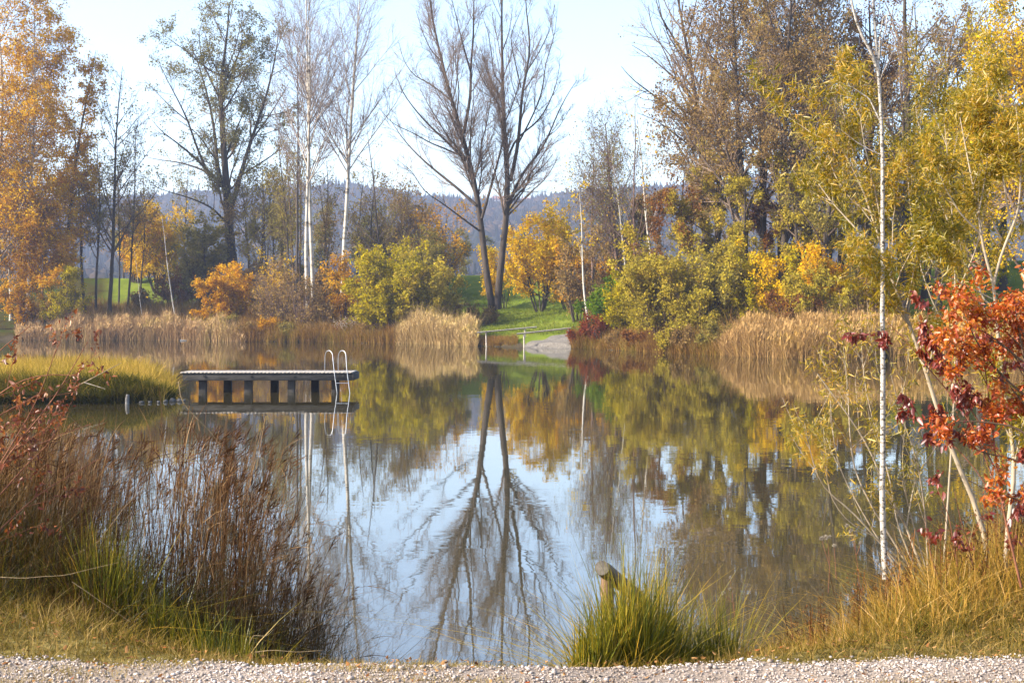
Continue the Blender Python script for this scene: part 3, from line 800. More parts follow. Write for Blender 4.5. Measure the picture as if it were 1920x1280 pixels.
# ---- big grey-olive willow (traced limbs)
rng = R_(31); D1 = 168.0
C_ = [([(440, 520), (432, 470), (428, 400), (424, 340), (420, 290), (417, 240), (414, 190), (413, 150), (420, 110), (428, 60), (430, 5)], .62, .06, 0.0),
      ([(424, 370), (408, 320), (405, 280), (402, 240), (392, 190), (375, 130), (362, 90), (350, 70)], .26, .03, .25),
      ([(415, 350), (395, 325), (365, 295), (335, 270), (300, 245), (285, 225)], .22, .02, -.3),
      ([(412, 340), (380, 318), (340, 305), (300, 300), (275, 295)], .16, .02, .3),
      ([(392, 330), (370, 280), (352, 225), (330, 180), (310, 145), (296, 110)], .17, .02, -.2),
      ([(432, 400), (450, 330), (470, 265), (490, 210), (508, 150), (520, 90), (524, 40)], .30, .03, .2),
      ([(470, 265), (500, 225), (525, 185), (545, 150)], .12, .02, -.3),
      ([(414, 190), (395, 150), (378, 115), (372, 60), (385, 25)], .13, .02, .3),
      ([(413, 165), (440, 120), (455, 80), (452, 40)], .13, .02, -.3),
      ([(422, 300), (440, 250), (455, 215), (470, 190), (468, 150)], .13, .02, .3),
      ([(355, 230), (325, 205), (300, 180), (270, 150)], .08, .015, .3),
      ([(405, 300), (370, 250), (345, 232), (318, 215)], .10, .015, -.2),
      ([(426, 420), (400, 390), (360, 372), (310, 358), (280, 345)], .14, .02, -.25),
      ([(450, 330), (490, 305), (520, 285), (545, 245)], .12, .02, .3)]
P, R = px_limbs(D1, C_, rng, 12)
allp, g = grow(rng, P, R, [dict(dens=.75, t0=.2, ang=42, av=12, lr=.30, taper=.4, wob=.12, trop=.08, k=6, rr=.5, rmin=.02, lmin=1.3),
                           dict(dens=1.7, t0=.15, ang=44, av=14, lr=.42, taper=.4, wob=.14, trop=.04, k=4, rr=.6, rmin=.014, lmin=.7),
                           dict(dens=2.2, t0=.1, ang=44, av=14, lr=.5, taper=.3, wob=.14, trop=.0, k=3, rr=.6, rmin=.011, lmin=.5)])
b0 = W(440, 505, D1); base = np.array([b0[0], D1, gz1(b0[0], D1)])
build_tree('willow_tree', base, 'large spreading grey olive willow with a thick dark trunk behind the dock', 'tree', None, allp, g, M['bark_dark'], L['grey_olive'], rng, [(3, dict(n=66000, size=.17, spread=.2))])
# ---- golden and olive trees behind
bush(300, 30, 378, .42, 'round golden orange tree half hidden by the large grey willow', M['bark_dark'], L['yellow_gold'], 41, 12, 18200, .24, name='round_tree', cat='tree', r0=.09, foot=.9)
bush(385, 26, 385, .42, 'dark olive round tree in front of the grey willow trunk', M['bark_dark'], L['olive'], 42, 12, 18200, .24, name='round_tree', cat='tree', r0=.09, foot=.9)
bush(252, 34, 425, .42, 'low orange tree on top of the green bank at the left', M['bark_dark'], L['orange'], 43, 12, 10400, .22, name='round_tree', cat='tree', r0=.09, foot=.9)
tree_a(482, 24, 310, 'forked dark tree with sparse leaves, right of the grey willow', M['bark_dark'], L['olive'], 44, 'bare_tree', .26, (.04, 0), dict(UP1, ang=46, lr=.38), UP2, UP3, 4200, .18, .3, group='dark slim trees between willow and birches')
tree_a(470, 28, 335, 'low dark tree leaning left just behind the forked dark tree', M['bark_dark'], L['brown'], 45, 'bare_tree', .18, (-.06, 0), dict(UP1, ang=46, lr=.38), UP2, UP3, 3200, .18, .3, group='dark slim trees between willow and birches')
k = 0
for px, yt, ln, lb in [(538, 240, .02, 'slim dark tree standing left of the thin tan stems'), (552, 265, -.02, 'thin tan stem nearest the slim dark tree, before the white birches'),
                       (563, 225, .01, 'thin tan stem in the middle of the bunch before the white birches'), (605, 300, .03, 'slim bare tree just right of the paired white birches'),
                       (516, 290, -.03, 'slim bare tree over the brown twiggy bush')]:
    tree_a(px, 14 + k * 3, yt, lb, M['bark_dark'] if k in (0, 3, 4) else M['bark_brown'], L['olive'], 50 + k, 'bare_tree', .14, (ln, 0), dict(UP1, lr=.26), UP2, UP3, 1700, .17, .25, group='dark slim trees between willow and birches')
    k += 1
for i, (px, s_, yt, ln, lf, lb) in enumerate([(140, 20, 240, .01, 'orange', 'thin dark stem with scattered orange leaves behind the golden birches'),
        (222, 22, 280, -.02, 'brown', 'thin bare stem just behind the slender leader tree'), (262, 26, 330, .03, 'grey_olive', 'small thin tree above the left green bank'),
        (345, 34, 300, .02, 'grey_olive', 'thin tree behind the left boughs of the grey willow'), (500, 20, 330, .02, 'olive', 'thin dark stem between the forked dark tree and the twiggy bush'),
        (528, 26, 260, -.01, 'brown', 'thin stem behind the slim dark tree by the tan stems'), (620, 22, 340, -.02, 'brown', 'low thin bare tree between the white birches'),
        (690, 28, 300, .03, 'olive', 'thin bare tree left of the slim tree over the willow bush'), (745, 30, 330, -.02, 'brown', 'thin bare tree right of the slim tree over the willow bush')]):
    tree_a(px, s_, yt, lb, M['bark_dark'], L[lf], 720 + i, 'bare_tree', .12, (ln, 0), dict(UP1, lr=.34, ang=40), UP2, UP3, 1500, .17, .25, group='dark slim trees between willow and birches')
# ---- white birches in the middle left
GB = 'tall bare white birches behind the dock'
BU = dict(dens=1.3, t0=.36, ang=31, av=7, lr=.36, taper=.45, wob=.05, trop=.05, k=7, rr=.45, rmin=.022, lmin=1.2, bulge=.3)
BU2 = dict(dens=1.8, t0=.15, ang=34, av=10, lr=.34, taper=.4, wob=.07, trop=.05, k=4, rr=.55, rmin=.013, lmin=.7)
BU3 = dict(dens=2.6, t0=.1, ang=36, av=12, lr=.5, taper=.3, wob=.08, trop=.02, k=3, rr=.6, rmin=.010, lmin=.4)
tree_a(577, 5, -20, 'left stem of the close pair of bare white birches', M['birch_far'], None, 61, 'birch_tree', .22, (-.004, 0), BU, BU2, BU3, group=GB, wob=.012)
tree_a(589, 6, -60, 'right stem of the close pair of bare white birches', M['birch_far'], None, 62, 'birch_tree', .23, (-.012, 0), BU, BU2, BU3, group=GB, wob=.012)
tree_a(641, 10, -70, 'tall bare grey white birch standing behind the small orange bush', M['birch_far'], None, 63, 'birch_tree', .25, (.012, 0), dict(BU, t0=.4, lr=.36, ang=34, dens=1.6), BU2, BU3, group=GB, wob=.012)
tree_a(554, 10, 80, 'thinner bare birch rising behind the close white pair', M['bark'], None, 64, 'birch_tree', .16, (.03, 0), BU, BU2, BU3, group=GB, wob=.012)
tree_a(718, 24, 235, 'slim bare tree over the yellow green willow bush', M['bark'], L['olive'], 65, 'bare_tree', .15, (0, 0), dict(UP1, ang=55, lr=.32, trop=.02), UP2, UP3, 1300, .16, .25)
tree_a(668, 30, 330, 'low bare tree with arching branches behind the orange bush', M['bark_dark'], L['brown'], 66, 'bare_tree', .14, (.03, 0), dict(UP1, ang=50, lr=.45), UP2, UP3, 1600, .16, .25)
# ---- brown orange leafy trees behind
bush(765, 33, 350, .42, 'brown and gold leafed tree behind the yellow green willow bush', M['bark_dark'], L['brown'], 71, 12, 9750, .2, name='round_tree', cat='tree', r0=.09, foot=.9)
bush(825, 34, 372, .42, 'russet gold tree right behind the yellow green willow bush', M['bark_dark'], L['orange'], 72, 12, 7150, .2, name='round_tree', cat='tree', r0=.09, foot=.9)
bush(712, 36, 372, .42, 'dark olive tree top behind the slim bare tree', M['bark_dark'], L['olive'], 73, 12, 8450, .2, name='round_tree', cat='tree', r0=.09, foot=.9)
bush(795, 26, 425, .42, 'olive brown tree rising directly over the willow bush crown', M['bark_dark'], L['olive'], 74, 12, 10400, .2, name='round_tree', cat='tree', r0=.09, foot=.9)
# ---- bushes along the left and middle shore
bush(702, 3, 490, .6, 'rounded yellow green bush at the left foot of the big willow bush', M['bark_brown'], L['yellow_green'], 98, 12, 11000, .18, hv=.35)
bush(655, 8, 468, .45, 'small bright orange bush beside the grey white birch', M['bark_dark'], L['orange'], 81, 9, 8000, .18)
bush(735, 3.5, 452, .66, 'big rounded yellow green willow bush overhanging the water', M['bark_brown'], L['yellow_green'], 82, 18, 34000, .19, r0=.07, hv=.35)
bush(808, 7, 475, .55, 'olive green bush behind the middle reeds', M['bark_brown'], L['olive_gold'], 83, 12, 17000, .19)
bush(770, 9, 455, .5, 'yellow olive bush with an orange top between two green bushes', M['bark_brown'], L['yellow_green'], 84, 12, 15000, .19)
bush(410, 6, 488, .7, 'orange bush above the shore grass behind the dock', M['bark_dark'], L['orange'], 85, 11, 11000, .2)
bush(440, 9, 500, .6, 'gold and brown bush right of the orange shore bush', M['bark_dark'], L['gold'], 86, 9, 6000, .2)
bush(520, 5, 462, .55, 'brown twiggy bush with a few dry leaves left of the birches', M['twig_purple'], L['brown'], 87, 16, 3600, .17)
bush(560, 4, 500, .5, 'brown twiggy bush at the foot of the white birch pair', M['twig_purple'], L['brown'], 88, 16, 2600, .17)
bush(605, 4, 520, .5, 'brown twiggy bush right of the white birch pair', M['twig_purple'], L['brown'], 89, 14, 3200, .17)
bush(505, 10, 475, .5, 'pale gold leafed bush behind the brown twiggy bush', M['twig_purple'], L['yellow_gold'], 90, 12, 2600, .2)
bush(330, 22, 505, .6, 'reddish bush at the foot of the green bank, under the olive tree', M['bark_dark'], L['russet'], 91, 10, 7000, .18)
bush(270, 20, 540, .6, 'low brown bush on the green bank left of the thin white sapling', M['bark_dark'], L['brown'], 92, 10, 4500, .18)
bush(365, 26, 480, .6, 'russet bush under the dark olive tree', M['bark_dark'], L['russet'], 93, 10, 7500, .2)
bush(470, 22, 480, .6, 'brown bush between the grey willow and the twiggy bushes', M['bark_dark'], L['brown'], 94, 10, 8000, .2)
bush(690, 12, 530, .7, 'shaded dark bush beneath the orange bush', M['bark_dark'], L['olive'], 95, 9, 6000, .18)
bush(620, 20, 490, .6, 'dull brown bush behind the birch trunks', M['bark_dark'], L['brown'], 96, 10, 6500, .2)
bush(575, 24, 485, .6, 'olive brown bush behind the paired birch trunks', M['bark_dark'], L['olive'], 97, 10, 6500, .2)
for i, (px, s_, yt, lf, lb) in enumerate([(470, 2, 600, 'brown', 'low red brown bush on the waterline right of the white driftwood'), (505, 2, 590, 'orange', 'low orange brown bush on the shore under the brown twiggy bush'),
        (585, 2.5, 598, 'brown', 'low tangled brown bush on the shore below the paired birches'), (630, 2, 602, 'russet', 'low russet bush on the shore left of the white seed heads'),
        (700, 2, 602, 'brown', 'low brown bush on the shore right of the white seed heads'), (540, 2, 605, 'olive', 'low olive bush on the waterline left of the paired birches'),
        (385, 4, 580, 'yellow_green', 'low yellow green bush at the right end of the left hand reeds'), (430, 3, 585, 'olive', 'low olive bush above the white driftwood')]):
    bush(px, s_, yt, .9, lb, M['bark_dark'], L[lf], 760 + i, 12, 3200, .14)
# ---- thin birch saplings
def sapling(pts, D, r, label, seed, leafn=140, leaf='yellow_gold', dens=.9):
    rng = R_(seed)
    P, R = px_limbs(D, [(pts, r, .012, 0.0)], rng, 16)
    allp, g = grow(rng, P, R, [dict(dens=dens, t0=.3, ang=35, av=10, lr=.20, taper=.5, wob=.08, trop=.06, k=5, rr=.4, rmin=.012, lmin=.6),
                               dict(dens=2.0, t0=.2, ang=35, av=12, lr=.4, taper=.4, wob=.1, trop=0, k=3, rr=.6, rmin=.009, lmin=.3)])
    b = P[0, 0].copy(); b[2] = gz1(b[0], b[1])
    return build_tree('birch_sapling', b, label, 'birch', 'thin white birch saplings', allp, g, M['birch_far'], L[leaf], rng, [(2, dict(n=leafn, size=.2, spread=.2))])
sapling([(1108, 622), (1100, 585), (1094, 540), (1092, 480), (1091, 420), (1087, 370), (1084, 330)], 122, .115, 'thin leaning white birch with a few gold leaves beside the lawn', 101, 260)
sapling([(1243, 612), (1233, 560), (1222, 490), (1213, 430), (1208, 370), (1203, 300), (1197, 240), (1188, 175)], 118, .13, 'thin white birch curving left above the yellow green bushes', 102, 120, dens=1.4)
sapling([(1180, 560), (1172, 500), (1166, 440), (1160, 380), (1150, 320), (1145, 260)], 128, .07, 'very thin pale stem behind the grey twiggy tree by the lawn', 103, 60)
sapling([(332, 612), (324, 570), (314, 500), (308, 440), (303, 405)], 153, .085, 'thin white leaning sapling in front of the green bank', 104, 30, dens=.4)
sapling([(268, 605), (262, 560), (256, 500), (252, 470)], 152, .03, 'short thin sapling left of the leaning white sapling', 105, 20, dens=.4)
# ---- golden tree right of the poplars
bush(1014, 27, 345, .42, 'bright golden orange tree right of the twin poplars', M['bark_dark'], L['yellow_gold'], 111, 12, 24000, .21, r0=.09, name='golden_tree', cat='tree', base=at(1014, 27))
bush(1085, 16, 400, .34, 'brownish gold tree leaning out of the right side of the golden tree', M['bark_dark'], L['brown'], 112, 10, 5000, .19, r0=.07, name='golden_tree', cat='tree')
bush(945, 32, 452, .6, 'small yellow bush on the bank seen between the poplar trunks and the golden tree', M['bark_dark'], L['yellow_gold'], 113, 8, 4500, .2)
bush(900, 15.5, 560, 1.2, 'low brown bush around the foot of the twin poplars', M['bark_dark'], L['brown'], 114, 12, 3800, .15)
bush(870, 14, 565, 1.0, 'low dark brown bush left of the poplar trunks', M['bark_dark'], L['brown'], 115, 10, 3000, .15)
# ---- grey round bare birch and companions
tree_a(1160, 24, 222, 'rounded greyish bare tree with very fine twigs right of the golden tree', M['twig_purple'], L['grey_olive'], 121, 'bare_tree', .2, (-.03, 0), dict(WEEP1, ang=36, lr=.40, dens=3.2, t0=.2, trop=.12), dict(WEEP2, trop=.06, dens=3.6), dict(WEEP3, trop=.0, dens=3.6), 6500, .13, .3)
tree_a(1115, 22, 270, 'low twiggy tree leaning over the golden tree', M['twig_purple'], L['brown'], 122, 'bare_tree', .16, (-.02, 0), dict(WEEP1, ang=40, lr=.3, dens=2.0, t0=.2), dict(WEEP2, trop=.0), dict(WEEP3, trop=-.05), 2600, .14, .3)
tree_a(1195, 8, 190, 'wispy bare tree behind the curving white birch', M['twig_purple'], L['grey_olive'], 123, 'bare_tree', .12, (0, 0), BU, BU2, BU3, 1200, .14, .3)
# ---- russet low trees
tree_a(1282, 12, 300, 'small dark tree with russet leaves right of the curving white birch', M['bark_dark'], L['russet'], 131, 'russet_tree', .16, (-.02, 0), dict(WIDE1, lr=.32, ang=48), WIDE2, WIDE3, 4800, .15, .25)
bush(1105, 24, 440, .6, 'orange brown bush behind the leaning white birch', M['bark_dark'], L['orange'], 132, 10, 8000, .19)
bush(1140, 28, 425, .6, 'dull gold bush behind the green leafed bush', M['bark_dark'], L['brown'], 133, 10, 9000, .19)
bush(1070, 26, 475, .6, 'brown bush at the right foot of the golden tree', M['bark_dark'], L['brown'], 134, 10, 6000, .18)
# ---- shoreline bushes, right of the beach
bush(1150, 6, 500, .5, 'fresh green bush on the shore by the red bushes', M['bark_brown'], L['green'], 141, 11, 12000, .17)
bush(1245, 4, 430, .55, 'tall yellow olive bush around the curving white birch', M['bark_brown'], L['olive_gold'], 142, 14, 16000, .17)
bush(1195, 5, 500, .5, 'yellow green bush between the green bush and the curving birch', M['bark_brown'], L['yellow_green'], 143, 10, 9000, .17)
bush(1310, 5, 450, .6, 'olive brown bush right of the curving white birch', M['bark_brown'], L['olive_gold'], 144, 14, 14000, .17)
bush(1360, 8, 480, .6, 'dark olive bush under the brown trees', M['bark_brown'], L['olive'], 145, 12, 12000, .17)
bush(1205, 1.5, 612, 1.0, 'low russet bush on the waterline right of the beach', M['bark_dark'], L['russet'], 146, 12, 4500, .13)
bush(1110, 2.2, 575, .9, 'crimson bush at the foot of the leaning white birch', M['bark_dark'], L['red'], 147, 12, 5200, .13)
bush(1140, 3.5, 565, .8, 'dark red bush beside the crimson bush', M['bark_dark'], L['red'], 148, 12, 4200, .13)
bush(1085, 1.2, 618, 1.0, 'low red leaved bush at the right edge of the gravel beach', M['bark_dark'], L['red'], 149, 12, 3600, .12)
bush(1165, 1.5, 610, 1.0, 'low brown bush on the water edge below the green bush', M['bark_dark'], L['brown'], 150, 12, 4200, .13)
bush(1265, 1.5, 608, 1.0, 'low yellow brown bush on the waterline below the tall olive bush', M['bark_dark'], L['olive_gold'], 151, 12, 5200, .13)
bush(1305, 1.5, 605, 1.0, 'low rusty bush on the waterline left of the right hand reeds', M['bark_dark'], L['brown'], 152, 12, 5200, .13)
bush(1345, 2.0, 590, 1.0, 'low olive bush touching the left end of the right hand reeds', M['bark_dark'], L['olive'], 153, 12, 6000, .13)
bush(1435, 9, 465, .55, 'yellow bush above the right hand reeds', M['bark_brown'], L['yellow_green'], 154, 11, 11000, .16)
bush(1495, 9, 445, .55, 'bright gold leafed bush over the middle of the right hand reeds', M['bark_brown'], L['yellow_gold'], 155, 11, 7500, .15)
bush(1480, 6, 520, .7, 'russet bush directly behind the right hand reeds', M['bark_brown'], L['russet'], 156, 11, 6500, .14)
bush(1570, 9, 450, .55, 'gold bush behind the willow shoots above the right hand reeds', M['bark_brown'], L['gold'], 157, 11, 8000, .15)
bush(1540, 6, 510, .6, 'yellow green bush behind the right hand reeds', M['bark_brown'], L['olive_gold'], 158, 11, 7000, .15)
bush(1640, 8, 500, .6, 'yellow brown bush behind the white birch trunk', M['bark_brown'], L['brown'], 159, 11, 7000, .15)

# ---- big bare spreading tree (traced) and the brown wood on the right
rng = R_(161); D2 = 118.0
E_ = [([(1330, 590), (1325, 480), (1322, 400), (1318, 320), (1314, 250), (1306, 190), (1296, 130), (1285, 70), (1270, 0), (1262, -60)], .40, .05, 0.0),
      ([(1314, 270), (1280, 225), (1245, 195), (1215, 170), (1185, 150), (1165, 125)], .15, .02, -.25),
      ([(1306, 200), (1270, 150), (1240, 125), (1210, 100), (1185, 85)], .13, .02, .25),
      ([(1294, 120), (1262, 70), (1238, 30), (1225, -20)], .12, .02, -.2),
      ([(1310, 240), (1330, 160), (1345, 100), (1352, 30), (1350, -50)], .18, .03, .2),
      ([(1316, 290), (1270, 255), (1230, 225), (1195, 212)], .10, .02, -.3),
      ([(1285, 70), (1300, 30), (1312, -30)], .09, .02, .3),
      ([(1270, 150), (1240, 85), (1222, 50), (1215, 10)], .07, .02, .3)]
P, R = px_limbs(D2, E_, rng, 12)
allp, g = grow(rng, P, R, [dict(dens=1.0, t0=.2, ang=36, av=12, lr=.32, taper=.4, wob=.12, trop=.10, k=6, rr=.5, rmin=.018, lmin=1.2),
                           dict(dens=1.9, t0=.15, ang=38, av=14, lr=.42, taper=.4, wob=.12, trop=.08, k=4, rr=.6, rmin=.012, lmin=.6),
                           dict(dens=2.6, t0=.1, ang=38, av=14, lr=.5, taper=.3, wob=.12, trop=.06, k=3, rr=.6, rmin=.009, lmin=.4)])
b0 = W(1330, 560, D2); base = np.array([b0[0], D2, gz1(b0[0], D2)])
build_tree('bare_tree', base, 'tall bare tree with boughs fanning left at the edge of the right hand wood', 'tree', None, allp, g, M['bark'], L['brown'], rng, [(3, dict(n=2500, size=.13, spread=.25))])

TALL1 = dict(dens=1.5, t0=.2, ang=34, av=9, lr=.34, taper=.4, wob=.08, trop=.06, k=7, rr=.5, rmin=.025, lmin=1.5, bulge=.4)
TALL2 = dict(dens=1.7, t0=.15, ang=40, av=12, lr=.36, taper=.4, wob=.12, trop=.04, k=4, rr=.6, rmin=.014, lmin=.8)
TALL3 = dict(dens=3.2, t0=.1, ang=40, av=14, lr=.5, taper=.3, wob=.14, trop=.0, k=3, rr=.6, rmin=.010, lmin=.5)
GW = 'tall brown trees of the right hand wood'
rw = [(1395, 14, -90, 'brown', -.03, 'tall brown tree nearest the bare fan of boughs'),
      (1425, 20, -120, 'brown', .02, 'tall brown leafed tree standing left of the middle of the wood'),
      (1470, 16, -110, 'brown', .03, 'tall brown tree with upright dark boughs in the middle of the wood'),
      (1520, 21, -90, 'brown', -.02, 'tall russet brown tree left of the double dark trunk'),
      (1575, 17, -80, 'brown', .02, 'tall brown tree behind the top of the willow shoots'),
      (1630, 22, -60, 'russet', .03, 'tall russet tree behind the forked top of the white birch'),
      (1350, 22, 60, 'brown', -.04, 'russet brown tree behind the bare fan of boughs'),
      (1735, 24, 30, 'brown', .03, 'brown tree right of the dark trunk behind the willow shoots'),
      (1800, 25, 90, 'grey_olive', .0, 'grey olive tree under the upper right sky gap'),
      (1880, 26, 60, 'brown', .0, 'brown tree behind the gold willow at the right edge')]
for i, (px, s, yt, lf, ln, lb) in enumerate(rw):
    tree_a(px, s, yt, lb, M['bark_dark'] if i % 2 else M['bark'], L[lf], 170 + i, 'deciduous_tree', .34, (ln, 0), TALL1, TALL2, TALL3, 17500, .16, .2, group=GW)
rw2 = [(1300, 18, 330, 'olive', 'mid height olive tree left of the brown wood'), (1345, 16, 300, 'olive_gold', 'mid height olive brown tree beneath the bare fan of boughs'),
       (1400, 12, 330, 'olive_gold', 'olive tree with a dark forked trunk low in the brown wood'), (1460, 22, 300, 'russet', 'russet tree in the lower middle of the brown wood'),
       (1500, 14, 270, 'olive_gold', 'mid height olive tree left of the willow shoots'), (1560, 25, 250, 'brown', 'mid height brown tree behind the willow shoots'),
       (1620, 14, 320, 'olive', 'olive tree behind the willow shoots and the white birch'), (1690, 28, 280, 'brown', 'mid height brown tree behind the big grey trunk'),
       (1240, 24, 370, 'brown', 'low brown tree behind the curving white birch'), (1200, 28, 400, 'brown', 'low dull brown tree behind the yellow green shore bushes')]
for i, (px, s, yt, lf, lb) in enumerate(rw2):
    tree_a(px, s, yt, lb, M['bark_dark'], L[lf], 190 + i, 'deciduous_tree', .2, (0.02 * (-1) ** i, 0), dict(WIDE1, lr=.36, t0=.15), WIDE2, WIDE3, 16500, .15, .18, group='lower trees of the right hand wood')
tree_a(1692, 14, -150, 'tall tree with a thick grey trunk right of the white birch', M['bark'], L['brown'], 201, 'deciduous_tree', .42, (0, 0), dict(TALL1, dens=1.0, ang=40), TALL2, TALL3, 4500, .15, .3)
tree_a(1538, 10, 180, 'double dark trunked tree behind the right hand reeds', M['bark_dark'], L['olive'], 202, 'deciduous_tree', .26, (0, 0), dict(TALL1, t0=.35), TALL2, TALL3, 7000, .15, .3)
tree_a(1840, 10, 60, 'large gold and olive weeping willow in the upper right', M['bark'], L['yellow_green'], 203, 'willow_tree', .4, (0, 0), dict(WIDE1, lr=.5, t0=.15, dens=1.4), dict(WEEP2, lr=.4), WEEP3, 30000, .17, .3)
tree_a(1930, 8, 20, 'golden weeping willow cut by the right edge', M['bark'], L['yellow_gold'], 204, 'willow_tree', .4, (0, 0), dict(WIDE1, lr=.5, t0=.15, dens=1.4), dict(WEEP2, lr=.4), WEEP3, 22000, .17, .3)
tree_a(1760, 12, 200, 'olive willow between the grey trunk and the large gold willow', M['bark'], L['grey_olive'], 205, 'willow_tree', .3, (0, 0), dict(WIDE1, lr=.45, t0=.15, dens=1.4), dict(WEEP2, lr=.4), WEEP3, 16000, .16, .3)
# ---- trees beyond the bank on the left, thin and hazy
proto = tree_a(232, 60, 420, 'small hazy grey tree beyond the bank at the left', M['bark'], L['grey_olive'], 211, 'distant_tree', .18, (0, 0), dict(UP1, lr=.4), UP2, UP3, 4200, .22, .3)
GD = 'hazy trees beyond the bank'
proto['group'] = GD
far_spots = [(262, 70, 1.0, 'small hazy tree beyond the bank left of the round golden tree'), (530, 60, 1.1, 'hazy tree beyond the bank, seen between willow and birches'),
             (600, 75, 1.2, 'hazy tree beyond the bank, seen between the birch trunks'), (680, 70, 1.0, 'hazy tree beyond the bank behind the arching bare tree'),
             (868, 90, .9, 'small hazy grey tree left of the poplar trunks'), (918, 110, .9, 'small hazy grey tree seen between the poplar trunks'), (985, 100, .95, 'small hazy tree left of the golden tree')]
for i, (px, s, k_, lb) in enumerate(far_spots):
    b = at(px, s); copy_thing(proto, tuple(b), 1.1 * i + .5, k_, lb, GD)

# ------------------------------------------------------------------ reeds and shore grass (nobody could count them)
def shore_pts(rng, n, px0, px1, s0, s1):
    px = rng.uniform(px0, px1, n); s = s0 + (s1 - s0) * rng.random(n)
    tab = np.linspace(px0 - 1, px1 + 1, 60); dt = np.array([shoreD(p) for p in tab])
    D = np.interp(px, tab, dt) + s; X = (px - CX) * D / F
    return X, D, gz(X, D)
def reed_patch(name, n, px0, px1, s0, s1, h, hv, w, lean, curve, mat, seed, plumes=0.0, seg=3, envelope=None):
    rng = R_(seed)
    X, Y, Z = shore_pts(rng, n, px0, px1, s0, s1)
    ok = np.sin(X * 1.7 + seed) + .8 * np.sin(X * .63 + Y * .4 + seed * 2) + .8 * np.sin(X * 4.3 - Y) + .9 * rng.normal(size=n) > -1.25
    X, Y, Z = X[ok], Y[ok], Z[ok]; n = len(X)
    hh = h * (1 + .2 * np.sin(X * 0.9 + seed) * np.sin(X * .37 + Y * .5) + .13 * np.sin(X * 2.7 + Y) + .12 * np.sin(X * 6.1 + 2 * Y)) * np.where(rng.random(n) < .3, rng.uniform(.5, 1, n), 1)
    if envelope is not None: hh = hh * np.interp(CX + F * X / Y, envelope[0], envelope[1])
    g = Geo(); g.add(*blades(rng, X, Y, np.maximum(Z, -.2), hh, hv, w, lean, curve, seg))
    m2 = rng.random(n) < .6; k2 = m2.sum()
    st = rng.uniform(.25, .85, k2)
    g.add(*blades(rng, X[m2] + .03 * rng.normal(size=k2), Y[m2], np.maximum(Z[m2], -.2) + hh[m2] * st, hh[m2] * .28, .4, w * .8, .75, .9, 2))
    if plumes:
        m = rng.random(n) < plumes
        d = unit(rng.normal(size=(m.sum(), 3)) * .25 + np.array([.25, 0, 1.0])); b = unit(np.cross(d, rng.normal(size=(m.sum(), 3))))
        pos = np.stack([X[m], Y[m], Z[m] + hh[m] * rng.uniform(.75, 1.05, m.sum())], 1)
        V, Fq, r = leaf_faces(rng, pos, d, b, np.full(m.sum(), .34) * rng.uniform(.6, 1.4, m.sum()), .30); g.add(V, Fq, .55 + .45 * r)
    return tag(g.build(name, mat), kind='stuff')
reed_patch('reeds', 23000, 30, 460, -.6, 4.0, 1.5, .32, .055, .2, .5, L['reed_rusty'], 301, .35, envelope=([30, 100, 140, 400, 460], [.55, .7, 1, 1, .5]))
reed_patch('reeds', 15000, 745, 895, -.8, 4.0, 1.95, .3, .05, .22, .5, L['reed'], 302, .4, envelope=([745, 775, 800, 870, 898], [.55, .95, 1.0, .9, .5]))
reed_patch('reeds', 24000, 1352, 1640, -.8, 4.0, 1.55, .3, .04, .3, .6, L['reed_pale'], 303, .35, envelope=([1340, 1380, 1400, 1640], [.4, .8, 1, 1]))
reed_patch('reeds', 14000, 1640, 2000, -.8, 4.5, 1.6, .18, .035, .14, .5, L['reed_pale'], 304, .2)
reed_patch('shore_grass', 16000, 430, 760, -.5, 4.5, 1.15, .3, .045, .25, .6, L['bank_grass'], 305)
reed_patch('shore_grass', 3500, 893, 970, .2, 2.8, .42, .3, .04, .25, .6, L['bank_grass'], 306)
reed_patch('shore_grass', 14000, 1072, 1360, -.4, 3.0, .9, .3, .035, .3, .6, L['bank_grass'], 307)
reed_patch('undergrowth', 26000, 60, 480, 4, 24, 1.0, .4, .06, .3, .6, L['bank_grass'], 308)
reed_patch('undergrowth', 16000, 470, 860, 4, 22, 1.2, .4, .06, .3, .6, L['bank_grass'], 309)
reed_patch('undergrowth', 30000, 1115, 1660, 3, 24, 1.2, .4, .06, .3, .6, L['bank_grass'], 310)
reed_patch('lawn_grass', 22000, 850, 1110, 6, 40, .22, .4, .05, .3, .5, leaf_mat('lawn_blade', [(0.11, 0.15, 0.02), (0.19, 0.235, 0.03), (0.32, 0.32, 0.07)], .3, .2), 311, seg=2)

# ------------------------------------------------------------------ the grassy spit on the left
rng = R_(320)
n = 70000
X = rng.uniform(-26, -9.9, n); Y = rng.uniform(44, 64, n)
dp = -sdist(PEN, X, Y); ok = dp > -0.05
X, Y = X[ok], Y[ok]; Z = gz(X, Y); dpo = dp[ok]
hh = .5 * (1 + .3 * np.sin(X * .8) * np.sin(Y * .6 + 1)) 
g = Geo(); g.add(*blades(rng, X, Y, np.maximum(Z, 0), hh, .28, .028, .45, .8, 3))
tag(g.build('spit_grass', L['island_grass']), kind='stuff')
# greener overhanging grass along the near rim
n = 26000
px = rng.uniform(-40, 342, n); seg_i = 0
Xr = rng.uniform(-27, -11.4, n); Yr = np.interp(Xr, [-27, -17, -13, -12, -11.4], [44.4, 45, 45.3, 46, 47]) + rng.uniform(-.1, 1.3, n)
Zr = np.maximum(gz(Xr, Yr), .02)
g = Geo(); g.add(*blades(rng, Xr, Yr, Zr, .5, .3, .03, .45, 1.0, 3, dirb=(0, -.35)))
tag(g.build('rim_grass', leaf_mat('rim_grass', [(0.06, 0.07, 0.015), (0.12, 0.125, 0.02), (0.22, 0.19, 0.035), (0.28, 0.19, 0.05)], .3, .5)), kind='stuff')
